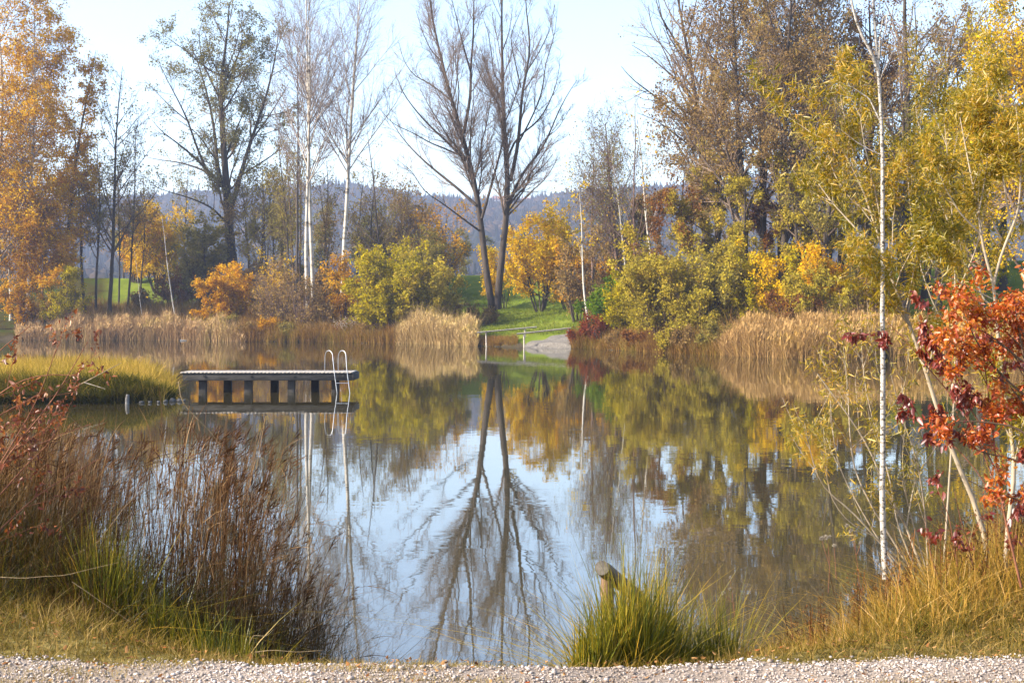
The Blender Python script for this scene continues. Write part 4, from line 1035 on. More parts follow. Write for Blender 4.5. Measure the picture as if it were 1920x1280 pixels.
# ------------------------------------------------------------------ dock
def boxes(g, lo, hi, a=0.5):
    x0, y0, z0 = lo; x1, y1, z1 = hi
    v = [(x0, y0, z0), (x1, y0, z0), (x1, y1, z0), (x0, y1, z0), (x0, y0, z1), (x1, y0, z1), (x1, y1, z1), (x0, y1, z1)]
    f = np.array([(0, 3, 2, 1), (4, 5, 6, 7), (0, 1, 5, 4), (1, 2, 6, 5), (2, 3, 7, 6), (3, 0, 4, 7)])
    g.add(v, f, np.full(6, a))
def bevel(o, w=.01, seg=2):
    m = o.modifiers.new('bevel', 'BEVEL'); m.width = w; m.segments = seg; m.limit_method = 'ANGLE'; return o
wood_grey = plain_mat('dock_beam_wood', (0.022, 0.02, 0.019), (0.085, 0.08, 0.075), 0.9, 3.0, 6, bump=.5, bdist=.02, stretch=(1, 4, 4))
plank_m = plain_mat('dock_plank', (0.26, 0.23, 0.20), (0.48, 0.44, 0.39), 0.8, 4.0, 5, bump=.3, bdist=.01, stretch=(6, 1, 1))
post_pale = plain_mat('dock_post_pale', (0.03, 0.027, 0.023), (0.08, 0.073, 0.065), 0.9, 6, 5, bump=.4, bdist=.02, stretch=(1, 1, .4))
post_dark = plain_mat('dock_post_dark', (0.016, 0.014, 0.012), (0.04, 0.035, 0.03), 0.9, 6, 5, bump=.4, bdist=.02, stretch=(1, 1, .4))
steel = plain_mat('ladder_steel', (0.36, 0.37, 0.38), (0.52, 0.53, 0.54), 0.42, 4, 2, metal=.85, bump=0)
DY = 51.2
x0 = (338 - CX) * DY / F; x1 = (661 - CX) * DY / F
dock = thing('dock', ((x0 + x1) / 2, DY + .8, 0), 'grey wooden bathing dock reaching out from the grassy spit on square posts', 'dock')
dc = np.array([(x0 + x1) / 2, DY + .8, 0])
rng = R_(401)
g = Geo()
nb = 44; bw = (x1 - x0) / nb
for i in range(nb):
    zz = .705 + rng.uniform(-.002, .002)
    boxes(g, (x0 + i * bw + .006, DY - .035, zz), (x0 + (i + 1) * bw - .006, DY + 1.75, zz + .032))
deck = g.build('deck', plank_m, dock, off=dc)
for yy in (DY, DY + 1.52):
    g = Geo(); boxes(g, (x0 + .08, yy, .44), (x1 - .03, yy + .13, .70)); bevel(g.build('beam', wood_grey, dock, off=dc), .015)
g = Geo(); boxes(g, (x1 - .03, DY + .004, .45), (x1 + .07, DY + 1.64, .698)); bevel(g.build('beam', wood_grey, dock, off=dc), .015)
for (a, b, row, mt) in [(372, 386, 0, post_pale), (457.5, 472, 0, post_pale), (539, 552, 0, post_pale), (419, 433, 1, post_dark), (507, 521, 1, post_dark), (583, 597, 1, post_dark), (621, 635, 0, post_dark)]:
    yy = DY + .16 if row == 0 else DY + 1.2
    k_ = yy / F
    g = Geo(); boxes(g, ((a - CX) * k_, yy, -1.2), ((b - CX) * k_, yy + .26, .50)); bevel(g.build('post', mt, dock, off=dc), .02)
for px in (383, 470, 550, 633, 643):
    p = W(px, 706, DY)
    P = np.array([[[p[0], DY - .025, .6], [p[0], DY + .02, .6]]]); g = Geo(); g.add(*tubes(P, np.array([[.045, .045]]), 10))
    g.add([(p[0] + .045 * math.cos(t), DY - .025, .6 + .045 * math.sin(t)) for t in np.arange(10) * PI / 5], np.array([list(range(10))]))
    g.build('bolt', post_pale, dock, off=dc)
def rail_pts(xa, xb):
    a = W(xa, 695, DY + .25); top = []
    for t in np.linspace(0, 1, 26):
        # rise, half-round top, long slanting descent into the water
        pass
    pts = [np.array([a[0], DY + .3, .74]), np.array([a[0] - .005, DY + .27, 1.0]), np.array([a[0] + .01, DY + .23, 1.28])]
    r = .15
    for t in np.linspace(PI, 0.25, 9):
        pts.append(np.array([a[0] + .17 + r * math.cos(t), DY + .08 + .14 * math.cos(t) * -1, 1.37 + r * math.sin(t)]))
    e = W(xb, 735, DY - .35)
    pts += [np.array([e[0] - .13, DY - .2, .85]), np.array([e[0], DY - .35, .0]), np.array([e[0] + .06, DY - .42, -.5])]
    return resample(np.array(pts), 40)
ra, rb = rail_pts(609, 632), rail_pts(634, 656)
def lerp_z(P, z):
    sub = P[20:]; i = np.argmin(abs(sub[:, 2] - z)); return sub[i]
lad = None
g = Geo()
for z in (.38, -.10):
    a, b = lerp_z(ra, z), lerp_z(rb, z)
    g = Geo(); g.add(*tubes(np.array([[a, b]]), np.array([[.014, .014]]), 8))
    if lad is None: lad = g.build('ladder', steel, dock, True, off=dc)
    else: g.build('rung', steel, lad, True, off=dc)
for rp in (ra, rb):
    g = Geo(); g.add(*tubes(rp[None], np.full((1, 40), .0135), 8)); g.build('rail', steel, lad, True, off=dc)

# ------------------------------------------------------------------ handrails at the beach
pale_wood = plain_mat('handrail_wood', (0.30, 0.25, 0.20), (0.55, 0.50, 0.44), 0.8, 5, 4, bump=.2)
def handrail(name, e0, e1, posts, label, r=.065):
    c = np.array([(e0[0] + e1[0]) / 2, (e0[1] + e1[1]) / 2, 0])
    t = thing(name, tuple(c), label, 'handrail', 'wooden handrails at the bathing beach')
    g = Geo(); g.add(*tubes(np.array([np.linspace(e0, e1, 6)]), np.full((1, 6), r), 8)); g.build('rail', pale_wood, t, True, off=c)
    for u, zb in posts:
        p = np.array(e0) * (1 - u) + np.array(e1) * u
        q = p.copy(); q[2] = zb; q[0] += .05
        p[2] -= .03
        g = Geo(); g.add(*tubes(np.array([np.linspace(q, p, 4)]), np.full((1, 4), r), 8)); g.build('post', pale_wood, t, True, off=c)
handrail('handrail', W(895, 623.5, 118.6), W(1006, 613, 121.5), [(.145, -.8), (.80, -.4)], 'left of two sloping wooden handrails, reaching farther into the water')
handrail('handrail', W(969, 626, 115.5), W(1070, 615, 118.0), [(.13, -.8), (.955, .1)], 'right of two sloping wooden handrails, in front of the gravel beach')

# ------------------------------------------------------------------ log rail by the near shore
logm = plain_mat('weathered_log', (0.08, 0.065, 0.05), (0.24, 0.20, 0.16), 0.85, 14, 6, bump=.6, bdist=.006, stretch=(1, 1, .35))
logend = plain_mat('log_end', (0.07, 0.06, 0.048), (0.17, 0.15, 0.125), 0.9, 30, 4, bump=.5, bdist=.004)
postm = plain_mat('log_post', (0.12, 0.07, 0.04), (0.28, 0.18, 0.105), 0.8, 14, 6, bump=.5, bdist=.005, stretch=(1, 1, .2))
E1 = W(1128.5, 1064, 8.35); E2 = W(1215, 1134, 9.9); E3 = E2 + (E2 - E1) * .75
lc = np.array([E1[0], E1[1], gz1(E1[0], E1[1])])
lr_ = thing('log_rail', tuple(lc), 'weathered round log rail on a post behind the big grass tuft at the near shore', 'handrail')
g = Geo(); k_ = 24
Pp = np.linspace(E1, E3, k_)[None]; rr_ = np.full((1, k_), .047) * (1 + .02 * np.sin(np.arange(k_) * 1.7))[None]
rr_[0, 0] = .043
v, f = tubes(Pp, rr_, 16); g.add(v, f); g.build('rail', logm, lr_, True, off=lc)
ring_ = v[:16]; g = Geo(); cen = ring_.mean(0) - unit((E2 - E1)) * .004
g.add(np.vstack([ring_, cen]), np.array([(i, (i + 1) % 16, 16) for i in range(16)])[:, ::-1]); g.build('end_face', logend, lr_, False, off=lc)
for p_, zt, in ((E1 + (E2 - E1) * .10, -.03), (E1 + (E3 - E1) * .85, -.03)):
    q = p_.copy(); q[2] = min(gz1(q[0], q[1]), .3) - .4; p2 = p_.copy(); p2[2] += zt; q[0] += .01
    g = Geo(); g.add(*tubes(np.linspace(q, p2, 8)[None], np.full((1, 8), .04), 14)); g.build('post', postm, lr_, True, off=lc)

# ------------------------------------------------------------------ near ground cover
rng = R_(501)
G_near = leaf_mat('near_turf', [(0.07, 0.07, 0.014), (0.17, 0.135, 0.03), (0.30, 0.21, 0.07), (0.44, 0.33, 0.15)], .3, 1.5)
n = 95000
X = rng.uniform(-4.6, 4.8, n); Y = rng.uniform(6.9, 11.5, n)
pe = path_edge(X); d = sdist(LAKE, X, Y)
ok = (Y > pe - .07 * rng.random(n) ** 2 * 3) & (d > .05)
X, Y = X[ok], Y[ok]; Z = gz(X, Y)
hh = .042 + .045 * sstep((Y - path_edge(X)) / .8) * sstep((np.abs(X) - .7) / .6)
g = Geo(); g.add(*blades(rng, X, Y, Z + .02, hh, .5, .0055, .7, .8, 2))
tag(g.build('turf', G_near), kind='stuff')
# clumps of straw grass creeping over the path
cx = np.r_[rng.uniform(-4, 4.2, 30), rng.uniform(-4, 0, 30)]; cy_ = np.r_[rng.uniform(6.30, 6.55, 30), rng.uniform(6.55, 7.05, 30)]
idx = rng.integers(0, 60, 16000)
X = cx[idx] + rng.normal(size=16000) * .13; Y = cy_[idx] + rng.normal(size=16000) * .035
g = Geo(); g.add(*blades(rng, X, Y, gz(X, Y) + .02, .03, .4, .004, .7, .8, 2))
tag(g.build('path_grass', leaf_mat('straw', [(0.22, 0.16, 0.05), (0.42, 0.32, 0.13), (0.50, 0.42, 0.20)], .3, 2)), kind='stuff')

# pebbles
ph = (1 + 5 ** .5) / 2
ico = np.array([(-1, ph, 0), (1, ph, 0), (-1, -ph, 0), (1, -ph, 0), (0, -1, ph), (0, 1, ph), (0, -1, -ph), (0, 1, -ph), (ph, 0, -1), (ph, 0, 1), (-ph, 0, -1), (-ph, 0, 1)]) / 1.9
icf = np.array([(0, 11, 5), (0, 5, 1), (0, 1, 7), (0, 7, 10), (0, 10, 11), (1, 5, 9), (5, 11, 4), (11, 10, 2), (10, 7, 6), (7, 1, 8), (3, 9, 4), (3, 4, 2), (3, 2, 6), (3, 6, 8), (3, 8, 9), (4, 9, 5), (2, 4, 11), (6, 2, 10), (8, 6, 7), (9, 8, 1)])
def stones(rng, X, Y, Z, s, zs=.6, jit=.22):
    n = len(X)
    V = ico[None] * (1 + jit * rng.normal(size=(n, 12, 1))) * (s[:, None, None] * rng.uniform(.7, 1.3, (n, 1, 3)) * np.array([1, 1, zs]))
    a = rng.uniform(0, 2 * PI, n); c, s_ = np.cos(a)[:, None], np.sin(a)[:, None]
    V = np.stack([V[..., 0] * c - V[..., 1] * s_, V[..., 0] * s_ + V[..., 1] * c, V[..., 2]], -1) + np.stack([X, Y, Z], 1)[:, None]
    Fq = (np.arange(n)[:, None, None] * 12 + icf[None]).reshape(-1, 3)
    return V.reshape(-1, 3), Fq, np.repeat(rng.random(n), 20)
n = 42000
X = rng.uniform(-4.3, 4.3, n); Y = rng.uniform(6.1, 7.2, n); pe = path_edge(X)
ok = (Y < pe + .02 + .1 * rng.random(n) ** 3)
X, Y = X[ok], Y[ok]
s = .0037 * np.exp(.48 * rng.normal(size=len(X)))
g = Geo(); g.add(*stones(rng, X, Y, gz(X, Y) + .008 + s * .25, s))
peb = leaf_mat('pebble', [(0.15, 0.115, 0.09), (0.30, 0.25, 0.21), (0.43, 0.37, 0.33), (0.60, 0.54, 0.50)], 0.0, 1.2, .03)
tag(g.build('gravel', peb), kind='stuff')
# fallen leaves on path and turf
n = 2600
X = rng.uniform(-4, 4.3, n); Y = rng.uniform(6.3, 9.0, n); ok = sdist(LAKE, X, Y) > .9; X, Y = X[ok], Y[ok]; n = len(X)
a = unit(np.stack([rng.normal(size=n), rng.normal(size=n), .25 * rng.normal(size=n)], 1)); b = unit(np.cross(a, np.array([0, 0, 1.0]) + .3 * rng.normal(size=(n, 3))))
g = Geo(); add_leaves(g, leaf_faces(rng, np.stack([X, Y, gz(X, Y) + .035], 1), a, b, np.full(n, .019) * rng.uniform(.5, 1.7, n), .6, 'broad'))
litter = leaf_mat('fallen_leaf', [(0.10, 0.045, 0.02), (0.24, 0.12, 0.05), (0.42, 0.26, 0.12), (0.35, 0.11, 0.04)], .2, 3)
tag(g.build('fallen_leaves', litter), kind='stuff')

# tall green-gold tuft beside the log rail, and its smaller neighbours
T_green = leaf_mat('tuft_blade', [(0.055, 0.07, 0.014), (0.14, 0.15, 0.016), (0.33, 0.27, 0.025), (0.52, 0.32, 0.05)], .35, 3.0, .02)
T_gold = leaf_mat('gold_blade', [(0.09, 0.075, 0.015), (0.27, 0.18, 0.03), (0.45, 0.28, 0.055), (0.58, 0.38, 0.13)], .35, 2.0, .02)
def tuft(px, D, rx, ry, n, h, label, mat, seed, lean=.35, w=.0105, name='grass_tuft', group='grass tufts along the near shore', hv=.42):
    rng = R_(seed)
    x = (px - CX) * D / F
    b = np.array([x, D, gz1(x, D)])
    a = rng.uniform(0, 2 * PI, n); q = np.sqrt(rng.random(n))
    X = x + rx * q * np.cos(a); Y = D + ry * q * np.sin(a)
    g = Geo()
    V, Fq, r = blades(rng, X, Y, gz(X, Y), h * (1.1 - .35 * q), hv, w, lean * .36, 1.2, 5)
    bk = rng.random(n) < .22; nb_ = bk.sum()
    V2, F2, r2 = blades(rng, X[bk], Y[bk], gz(X[bk], Y[bk]), h * .75, .4, w * .8, .75, 1.6, 5); g.add(V2, F2, .7 + .3 * r2)
    g.add(V, Fq, r)
    o = g.build(name, mat, None, off=b); o.location = tuple(b)
    return tag(o, label, 'grass', group)
tuft(1170, 7.7, .18, .34, 3000, .53, 'big green and gold grass tuft hiding the foot of the log rail', T_green, 511)
tuft(1226, 7.9, .13, .3, 1300, .55, 'dark green grass tuft touching the right side of the big tuft', T_green, 512)
tuft(1118, 7.4, .12, .14, 800, .32, 'low green grass tuft at the left foot of the big tuft', T_green, 513)
tuft(1335, 8.1, .16, .2, 800, .5, 'small yellow green tuft leaning over the water, right of the log rail', T_green, 514, .5)
tuft(1290, 8.0, .10, .2, 400, .42, 'thin dark green tuft in the gap at the water right of the log rail', T_green, 515, .4)
tuft(430, 8.15, .2, .2, 1200, .36, 'bright green grass tuft in front of the left reeds', T_green, 516, .4)
tuft(330, 8.4, .2, .2, 900, .36, 'yellow green grass tuft left of the bright green tuft', T_green, 517, .4)
tuft(505, 8.0, .12, .14, 600, .30, 'low green tuft at the right end of the left hand grass', T_green, 518, .4)
tuft(215, 8.6, .22, .2, 1000, .5, 'green tuft among the brown reeds at the left', T_green, 519, .4)
# gold grass on the right bank
rng = R_(520)
def grass_field(name, n, x0_, x1_, y0_, y1_, hfun, w, lean, curve, mat, cond=None, seg=4, hv=.3):
    X = rng.uniform(x0_, x1_, n); Y = rng.uniform(y0_, y1_, n)
    ok = sdist(LAKE, X, Y) > -.05
    ok &= Y > path_edge(X) + .25
    if cond is not None: ok &= cond(X, Y)
    X, Y = X[ok], Y[ok]
    clump = .55 + .45 * np.sin(X * 5.1 + 1.3 * np.sin(Y * 3)) * np.sin(Y * 4.3 + X)
    h = hfun(X, Y) * (.75 + .45 * clump)
    g = Geo(); g.add(*blades(rng, X, Y, gz(X, Y), h, hv, w, lean, curve, seg))
    return tag(g.build(name, mat), kind='stuff')
hR = lambda X, Y: np.clip(.05 + .26 * sstep((Y - path_edge(X) - .45) / 1.1) * sstep((X - .9) / .8), .04, .5)
grass_field('bank_grass', 28000, 1.15, 5.2, 7.3, 12.4, hR, .0065, .6, 1.3, T_gold)
grass_field('bank_grass', 13000, 1.1, 5.2, 7.3, 11.5, lambda X, Y: hR(X, Y) * .7, .006, .45, 1.0, T_green)
# stiff dry stalks standing in the gold grass
n = 700
X = rng.uniform(1.3, 4.8, n); Y = rng.uniform(8.2, 11.5, n); ok = sdist(LAKE, X, Y) > 0; X, Y = X[ok], Y[ok]
hs = hR(X, Y) * rng.uniform(.9, 1.7, len(X))
g = Geo(); g.add(*blades(rng, X, Y, gz(X, Y), hs, .15, .006, .14, .3, 3, taper=False))
for q in range(14):
    hq = rng.uniform(.6, 1.02, len(X)); dv = unit(rng.normal(size=(len(X), 3)) + [0, 0, 1.2])
    V, Fq, r = leaf_faces(rng, np.stack([X + .01 * rng.normal(size=len(X)), Y, gz(X, Y) + hs * hq], 1), dv, unit(np.cross(dv, rng.normal(size=(len(X), 3)))), np.full(len(X), .022), .35); g.add(V, Fq, r)
tag(g.build('dry_stalks', leaf_mat('dry_stalk', [(0.09, 0.045, 0.025), (0.18, 0.09, 0.04), (0.32, 0.16, 0.06)], .3, 2)), kind='stuff')
# left bank: green grass below the reeds
hL = lambda X, Y: np.clip(.06 + .62 * sstep((Y - 7.9) / 1.0), .06, .7)
T_dk = leaf_mat('reedbed_blade', [(0.035, 0.038, 0.010), (0.085, 0.07, 0.016), (0.16, 0.095, 0.025), (0.24, 0.13, 0.04)], .35, 1.5, .02)
grass_field('bank_grass', 26000, -4.8, -1.05, 7.6, 10.3, hL, .006, .4, 1.0, T_dk, lambda X, Y: Y > 7.45 + .32 * np.clip(X + 2.2, 0, 3) * 0 + .0)
grass_field('bank_grass', 9000, -4.8, -1.3, 7.5, 9.0, lambda X, Y: hL(X, Y) * .55 + .03, .006, .5, 1.0, T_green)

# ------------------------------------------------------------------ reeds of the left foreground
rng = R_(530)
# thin, see-through bed
tipx = [-300, 0, 90, 170, 230, 290, 340, 400, 450, 500, 550, 590, 640]
tipy = [760, 790, 800, 830, 890, 810, 775, 810, 890, 1000, 1080, 1110, 1160]
n = 1900
pxr = rng.uniform(-260, 598, n); D = rng.uniform(8.9, 11.0, n)
D = np.where(pxr > 470, rng.uniform(9.6, 10.9, n), D)
X = (pxr - CX) * D / F; Z = np.maximum(gz(X, D), -.1)
dens = np.interp(pxr, [-260, 160, 230, 280, 330, 500, 560, 612], [1, .95, .3, .45, 1, 1, .95, .6])
keep = rng.random(n) < dens
pxr, D, X, Z = pxr[keep], D[keep], X[keep], Z[keep]; n = len(X)
ty = np.interp(pxr, tipx, tipy) + np.abs(rng.normal(size=n)) * 90 - 35
h = np.clip(CAMZ + (HOR - ty) * D / F - Z, .35, 2.5)
k_ = 6
P = np.zeros((n, k_, 3)); P[:, 0] = np.stack([X, D, Z - .03], 1)
d = unit(np.stack([.10 * rng.normal(size=n) + .03, .10 * rng.normal(size=n), np.ones(n)], 1))
brk = rng.random(n) < .10
for j in range(1, k_):
    d = unit(d + .045 * rng.normal(size=(n, 3)) * [1, 1, .3] + np.array([.02, 0, 0]))
    if j >= 3:
        d = np.where(brk[:, None], unit(d + .6 * np.stack([np.sign(rng.normal(size=n)), .3 * rng.normal(size=n), -.3 * np.ones(n)], 1)), d)
    P[:, j] = P[:, j - 1] + d * (h / (k_ - 1))[:, None]
R = np.linspace(.0030, .0013, k_)[None] * rng.uniform(.7, 1.3, (n, 1))
g = Geo(); v, f = tubes(P, R, 3); g.add(v, f, np.repeat(rng.random(n), (k_ - 1) * 3))
# leaves of the reeds: long dry ribbons bending away
m = 3 * n; idx = np.repeat(np.arange(n), 3); t = rng.uniform(.25, .98, m) * (k_ - 1); i = np.minimum(t.astype(int), k_ - 2); u = (t - i)[:, None]
pos = P[idx, i] * (1 - u) + P[idx, i + 1] * u
tan = unit(P[idx, i + 1] - P[idx, i]); az = rng.uniform(0, 2 * PI, m)
out_ = np.stack([np.cos(az), .6 * np.sin(az), np.zeros(m)], 1)
ln = rng.uniform(.12, .34, m); w = rng.uniform(.003, .0065, m)
dd = unit(tan + out_ * rng.uniform(.3, .9, m)[:, None]); pts = [pos]
for j in range(3):
    dd = unit(dd + out_ * .12 + np.array([0, 0, -.22]) + .08 * rng.normal(size=(m, 3))); pts.append(pts[-1] + dd * (ln / 3)[:, None])
side = unit(np.cross(dd, np.array([0, 0, 1.0]) + .4 * rng.normal(size=(m, 3))))
ws = [1, .9, .6, .08]
V = np.stack([p + sgn * side * (w * q)[:, None] * .5 for p, q in zip(pts, ws) for sgn in (-1, 1)], 1)
base = np.arange(m)[:, None] * 8; Fq = np.concatenate([base + np.array([[2 * j, 2 * j + 1, 2 * j + 3, 2 * j + 2]]) for j in range(3)])
g.add(V.reshape(-1, 3), Fq, np.tile(rng.random(m), 3))
# drooping seed plumes
pl = np.where((rng.random(n) < .30) & ~brk)[0]
for _ in range(16):
    q = len(pl); bpos = P[pl, -1] - unit(P[pl, -1] - P[pl, -2]) * rng.uniform(0, .13, (q, 1))
    dv = unit(unit(P[pl, -1] - P[pl, -2]) * .8 + .35 * rng.normal(size=(q, 3)) + np.array([.5, 0, -.05]))
    V, Fq, r = leaf_faces(rng, bpos, dv, unit(np.cross(dv, rng.normal(size=(q, 3)))), rng.uniform(.04, .10, q), .07); g.add(V, Fq, r * .35)
reedm = leaf_mat('near_reed', [(0.055, 0.028, 0.017), (0.15, 0.082, 0.042), (0.29, 0.175, 0.09), (0.47, 0.33, 0.18)], .3, 2.0)
tag(g.build('reeds', reedm), kind='stuff')
# a few long broken stalks lying across the bank
M['straw'] = bark_mat('dry_straw', (0.16, 0.12, 0.07), (0.36, 0.28, 0.17), 30.0)
def stalk(pts, D, r, label, mat=None, name='reed_stalk', k=16, group='broken stalks lying in the left hand grass', slope=0.0):
    P, R = px_limbs(D, [(pts, r, r * .35, slope)], R_(1), k)
    b = P[0, 0].copy(); g = Geo(); v, f = tubes(P, R, 5); g.add(v, f)
    o = g.build(name, mat or M['straw'], None, True, off=b); o.location = tuple(b)
    return tag(o, label, 'stalk', group)
stalk([(-10, 1081), (50, 1084), (75, 1080), (120, 1079), (170, 1066), (222, 1054)], 7.9, .0026, 'long straw coloured stalk lying across the far left grass')
stalk([(135, 1090), (165, 1110), (200, 1135), (245, 1165)], 7.6, .0022, 'broken stalk slanting down through the short green grass')
stalk([(335, 715), (340, 752), (365, 780), (392, 806), (425, 850)], 9.0, .0035, 'tall kinked reed stalk standing left of the dock')
stalk([(478, 1222), (510, 1218), (560, 1222), (605, 1218)], 7.35, .0032, 'pale bent twig on the ground where the reeds meet the path', name='twig')
stalk([(468, 1205), (475, 1190), (500, 1192), (512, 1180)], 7.45, .0025, 'small pale forked twig standing below the bright green tuft', name='twig')
dbr = stalk([(137, 727), (160, 716), (190, 700), (228, 680)], 44.2, .026, 'pale dead branch sticking out of the grassy spit', name='dead_branch', group=None)
P, R = px_limbs(44.1, [([(158, 717), (175, 722), (197, 729)], .018, .01, 0)], R_(2), 6)
off = np.array(dbr.location); g = Geo(); g.add(*tubes(P, R, 5)); g.build('side_branch', M['bark_pale'], dbr, True, off=off)

# ------------------------------------------------------------------ spit edge: stake and stones, far driftwood
whitew = plain_mat('pale_stake', (0.12, 0.11, 0.10), (0.28, 0.27, 0.26), 0.8, 6, 4, bump=.3)
p = W(238, 757, 44.9)
g = Geo(); Pk = np.array([[[p[0], p[1], -.5], [p[0] + .01, p[1], .15], [p[0] + .03, p[1], .30]]]); v, f = tubes(Pk, np.array([[.07, .065, .05]]), 8); g.add(v, f)
g.add(v[-8:], np.array([list(range(8))]))
o = g.build('stake', whitew, None, False, off=p); o.location = tuple(p); tag(o, 'short pale stake standing in the water at the edge of the spit', 'stake')
stm = plain_mat('shore_stone', (0.05, 0.045, 0.04), (0.20, 0.19, 0.175), 0.9, 4, 4, bump=.4)
rng = R_(540)
for i, (px, s_, lb) in enumerate([(266, .07, 'grey stone nearest the pale stake on the spit edge'), (281, .06, 'small grey stone second from the pale stake'), (297, .07, 'grey stone in the middle of the row on the spit edge'),
                                  (311, .10, 'large pale grey stone near the tip of the spit'), (324, .12, 'tallest pale stone at the tip of the spit'), (337, .09, 'pale stone under the landward end of the dock'),
                                  (345, .07, 'small stone in the water beside the dock end'), (140, .08, 'flat stone at the left end of the spit edge')]):
    D = 45.4 + (px > 300) * .4 + (px > 320) * .4; x = (px - CX) * D / F
    v, f, r = stones(rng, np.array([x]), np.array([D]), np.array([.03]), np.array([s_]), .8, .12)
    o = mesh_from('stone', v - np.array([x, D, 0]), f, stm); o.location = (x, D, 0)
    tag(o, lb, 'stone', 'stones along the edge of the spit')
    
drift = stalk([(402, 638), (415, 637.5), (428, 636), (441, 638)], 144.5, .14, 'white driftwood log floating before the far reeds', whitew, 'driftwood', group=None)
o = stalk([(338, 638.6), (345, 638.3), (352, 638.6)], 144, .12, 'small white floating log left of the larger driftwood', whitew, 'driftwood', group=None)

# ------------------------------------------------------------------ right foreground: birch, willow shoots, red bushes
RK = 0.02
rng = R_(601); DB = 9.0
Bi = [([(1660, 1085), (1656, 1000), (1653, 920), (1657, 840), (1654, 760), (1657, 680), (1653, 590), (1657, 500), (1654, 420), (1656, 330), (1653, 235), (1651, 168), (1645, 128), (1641, 60), (1637, 0), (1634, -80)], .0195, .008, 0.0),
      ([(1645, 130), (1632, 95), (1616, 67), (1604, 35), (1596, 0), (1588, -60)], .011, .005, -.1),
      ([(1647, 125), (1652, 85), (1661, 55), (1663, 30)], .006, .003, .15),
      ([(1648, 118), (1650, 70), (1656, 30), (1668, 28)], .005, .002, -.15),
      ([(1654, 235), (1630, 185), (1600, 165), (1577, 155)], .006, .002, .1)]
P, R = px_limbs(DB, Bi, rng, 22)
allp, g = grow(rng, P, R, [dict(dens=2.2, t0=.55, ang=32, av=10, lr=.13, taper=.3, wob=.08, trop=.06, k=5, rr=.35, rmin=.0018, lmin=.12),
                           dict(dens=5, t0=.2, ang=36, av=12, lr=.4, taper=.3, wob=.1, trop=0, k=3, rr=.6, rmin=.0012, lmin=.06)], (12, 6, 4, 3))
b = P[0, 0].copy(); b[2] = gz1(b[0], b[1])
M['birch_near'] = birch_mat('birch_bark_near', (0.42, 0.395, 0.365), (0.06, 0.05, 0.042), 80.0, 42.0, .39)
build_tree('birch_tree', b, 'slim straight white birch trunk rising through the willow shoots on the near right bank', 'tree', None, allp, g, M['birch_near'], None, rng, None)

wl = leaf_mat('willow_leaf', [(0.13, 0.13, 0.012), (0.29, 0.25, 0.018), (0.48, 0.35, 0.03), (0.56, 0.33, 0.04)], .5, 1.2, .03)
def willow(name, D, limbs, label, seed, nl, l1, l2, leafsrc, size=.050, mat=wl, wood='bark_pale', sv=.3, asp=.14, spread=.024, cat='willow', group='willow shoots on the near right bank', shape='long', droop=.1, sub=None):
    rng = R_(seed)
    P, R = px_limbs(D, limbs, rng, 14, .25)
    lv = [l1, l2] + ([sub] if sub else [])
    allp, g = grow(rng, P, R, lv, (8, 5, 4, 3))
    b = P[0, 0].copy(); b[2] = gz1(b[0], b[1])
    return build_tree(name, b, label, cat, group, allp, g, M[wood], mat, rng, [(i, dict(n=k, size=size, sv=sv, asp=asp, spread=spread, shape=shape, droop=droop)) for i, k in zip(leafsrc, nl)], crown_name='foliage')
l1 = dict(dens=7.5, t0=.34, ang=32, av=11, lr=.22, taper=.2, wob=.08, trop=.07, k=7, rr=.5, rmin=.0024, lmin=.30, lv=.5)
l2 = dict(dens=6.0, t0=.10, ang=36, av=12, lr=.5, taper=.3, wob=.10, trop=.05, k=5, rr=.6, rmin=.0012, lmin=.12, lv=.5)
willow('willow_sapling', 9.3, [
    ([(1856, 1060), (1845, 980), (1810, 900), (1765, 800), (1745, 719), (1717, 635), (1690, 575), (1663, 501), (1649, 450), (1636, 400), (1615, 340), (1590, 290), (1560, 250)], .020, .005, 0.0),
    ([(1662, 500), (1640, 462), (1619, 444), (1590, 412), (1560, 380), (1535, 345)], .008, .003, .2),
    ([(1655, 470), (1650, 400), (1635, 330), (1620, 270), (1612, 210)], .008, .003, -.2),
    ([(1700, 592), (1712, 545), (1722, 490), (1724, 430), (1735, 370)], .006, .002, .2),
    ([(1670, 520), (1674, 460), (1674, 410), (1684, 360), (1690, 300)], .006, .002, -.25),
    ([(1636, 400), (1600, 380), (1565, 330), (1548, 270)], .006, .002, .3),
    ([(1615, 340), (1590, 250), (1575, 180), (1572, 80)], .005, .002, .1),
    ([(1717, 640), (1760, 560), (1775, 480), (1770, 400)], .006, .002, .2)],
    'leaning pale stemmed willow crossing in front of the white birch trunk', 611, (4000, 8000, 400), l1, l2, (1, 2, 0))
willow('willow_sapling', 8.9, [
    ([(1884, 1075), (1890, 980), (1905, 880), (1890, 760), (1872, 650), (1866, 561), (1861, 520)], .016, .010, 0.0),
    ([(1863, 535), (1855, 505), (1848, 484), (1838, 434), (1833, 390), (1815, 300), (1800, 220)], .010, .003, .1),
    ([(1863, 535), (1870, 500), (1880, 470), (1896, 430), (1911, 400), (1915, 300), (1905, 200)], .010, .003, -.15),
    ([(1866, 575), (1844, 566), (1834, 534), (1815, 500), (1790, 475), (1765, 440)], .007, .002, .2),
    ([(1840, 440), (1800, 400), (1770, 350), (1750, 280)], .006, .002, -.2),
    ([(1835, 400), (1850, 320), (1855, 230), (1850, 150)], .006, .002, .25),
    ([(1896, 430), (1880, 330), (1870, 240), (1880, 160)], .006, .002, .2),
    ([(1860, 560), (1820, 540), (1780, 520), (1745, 500)], .005, .002, -.2)],
    'willow with forked pale upper stems behind the orange leaved bush', 612, (4500, 8500), l1, l2, (1, 2))
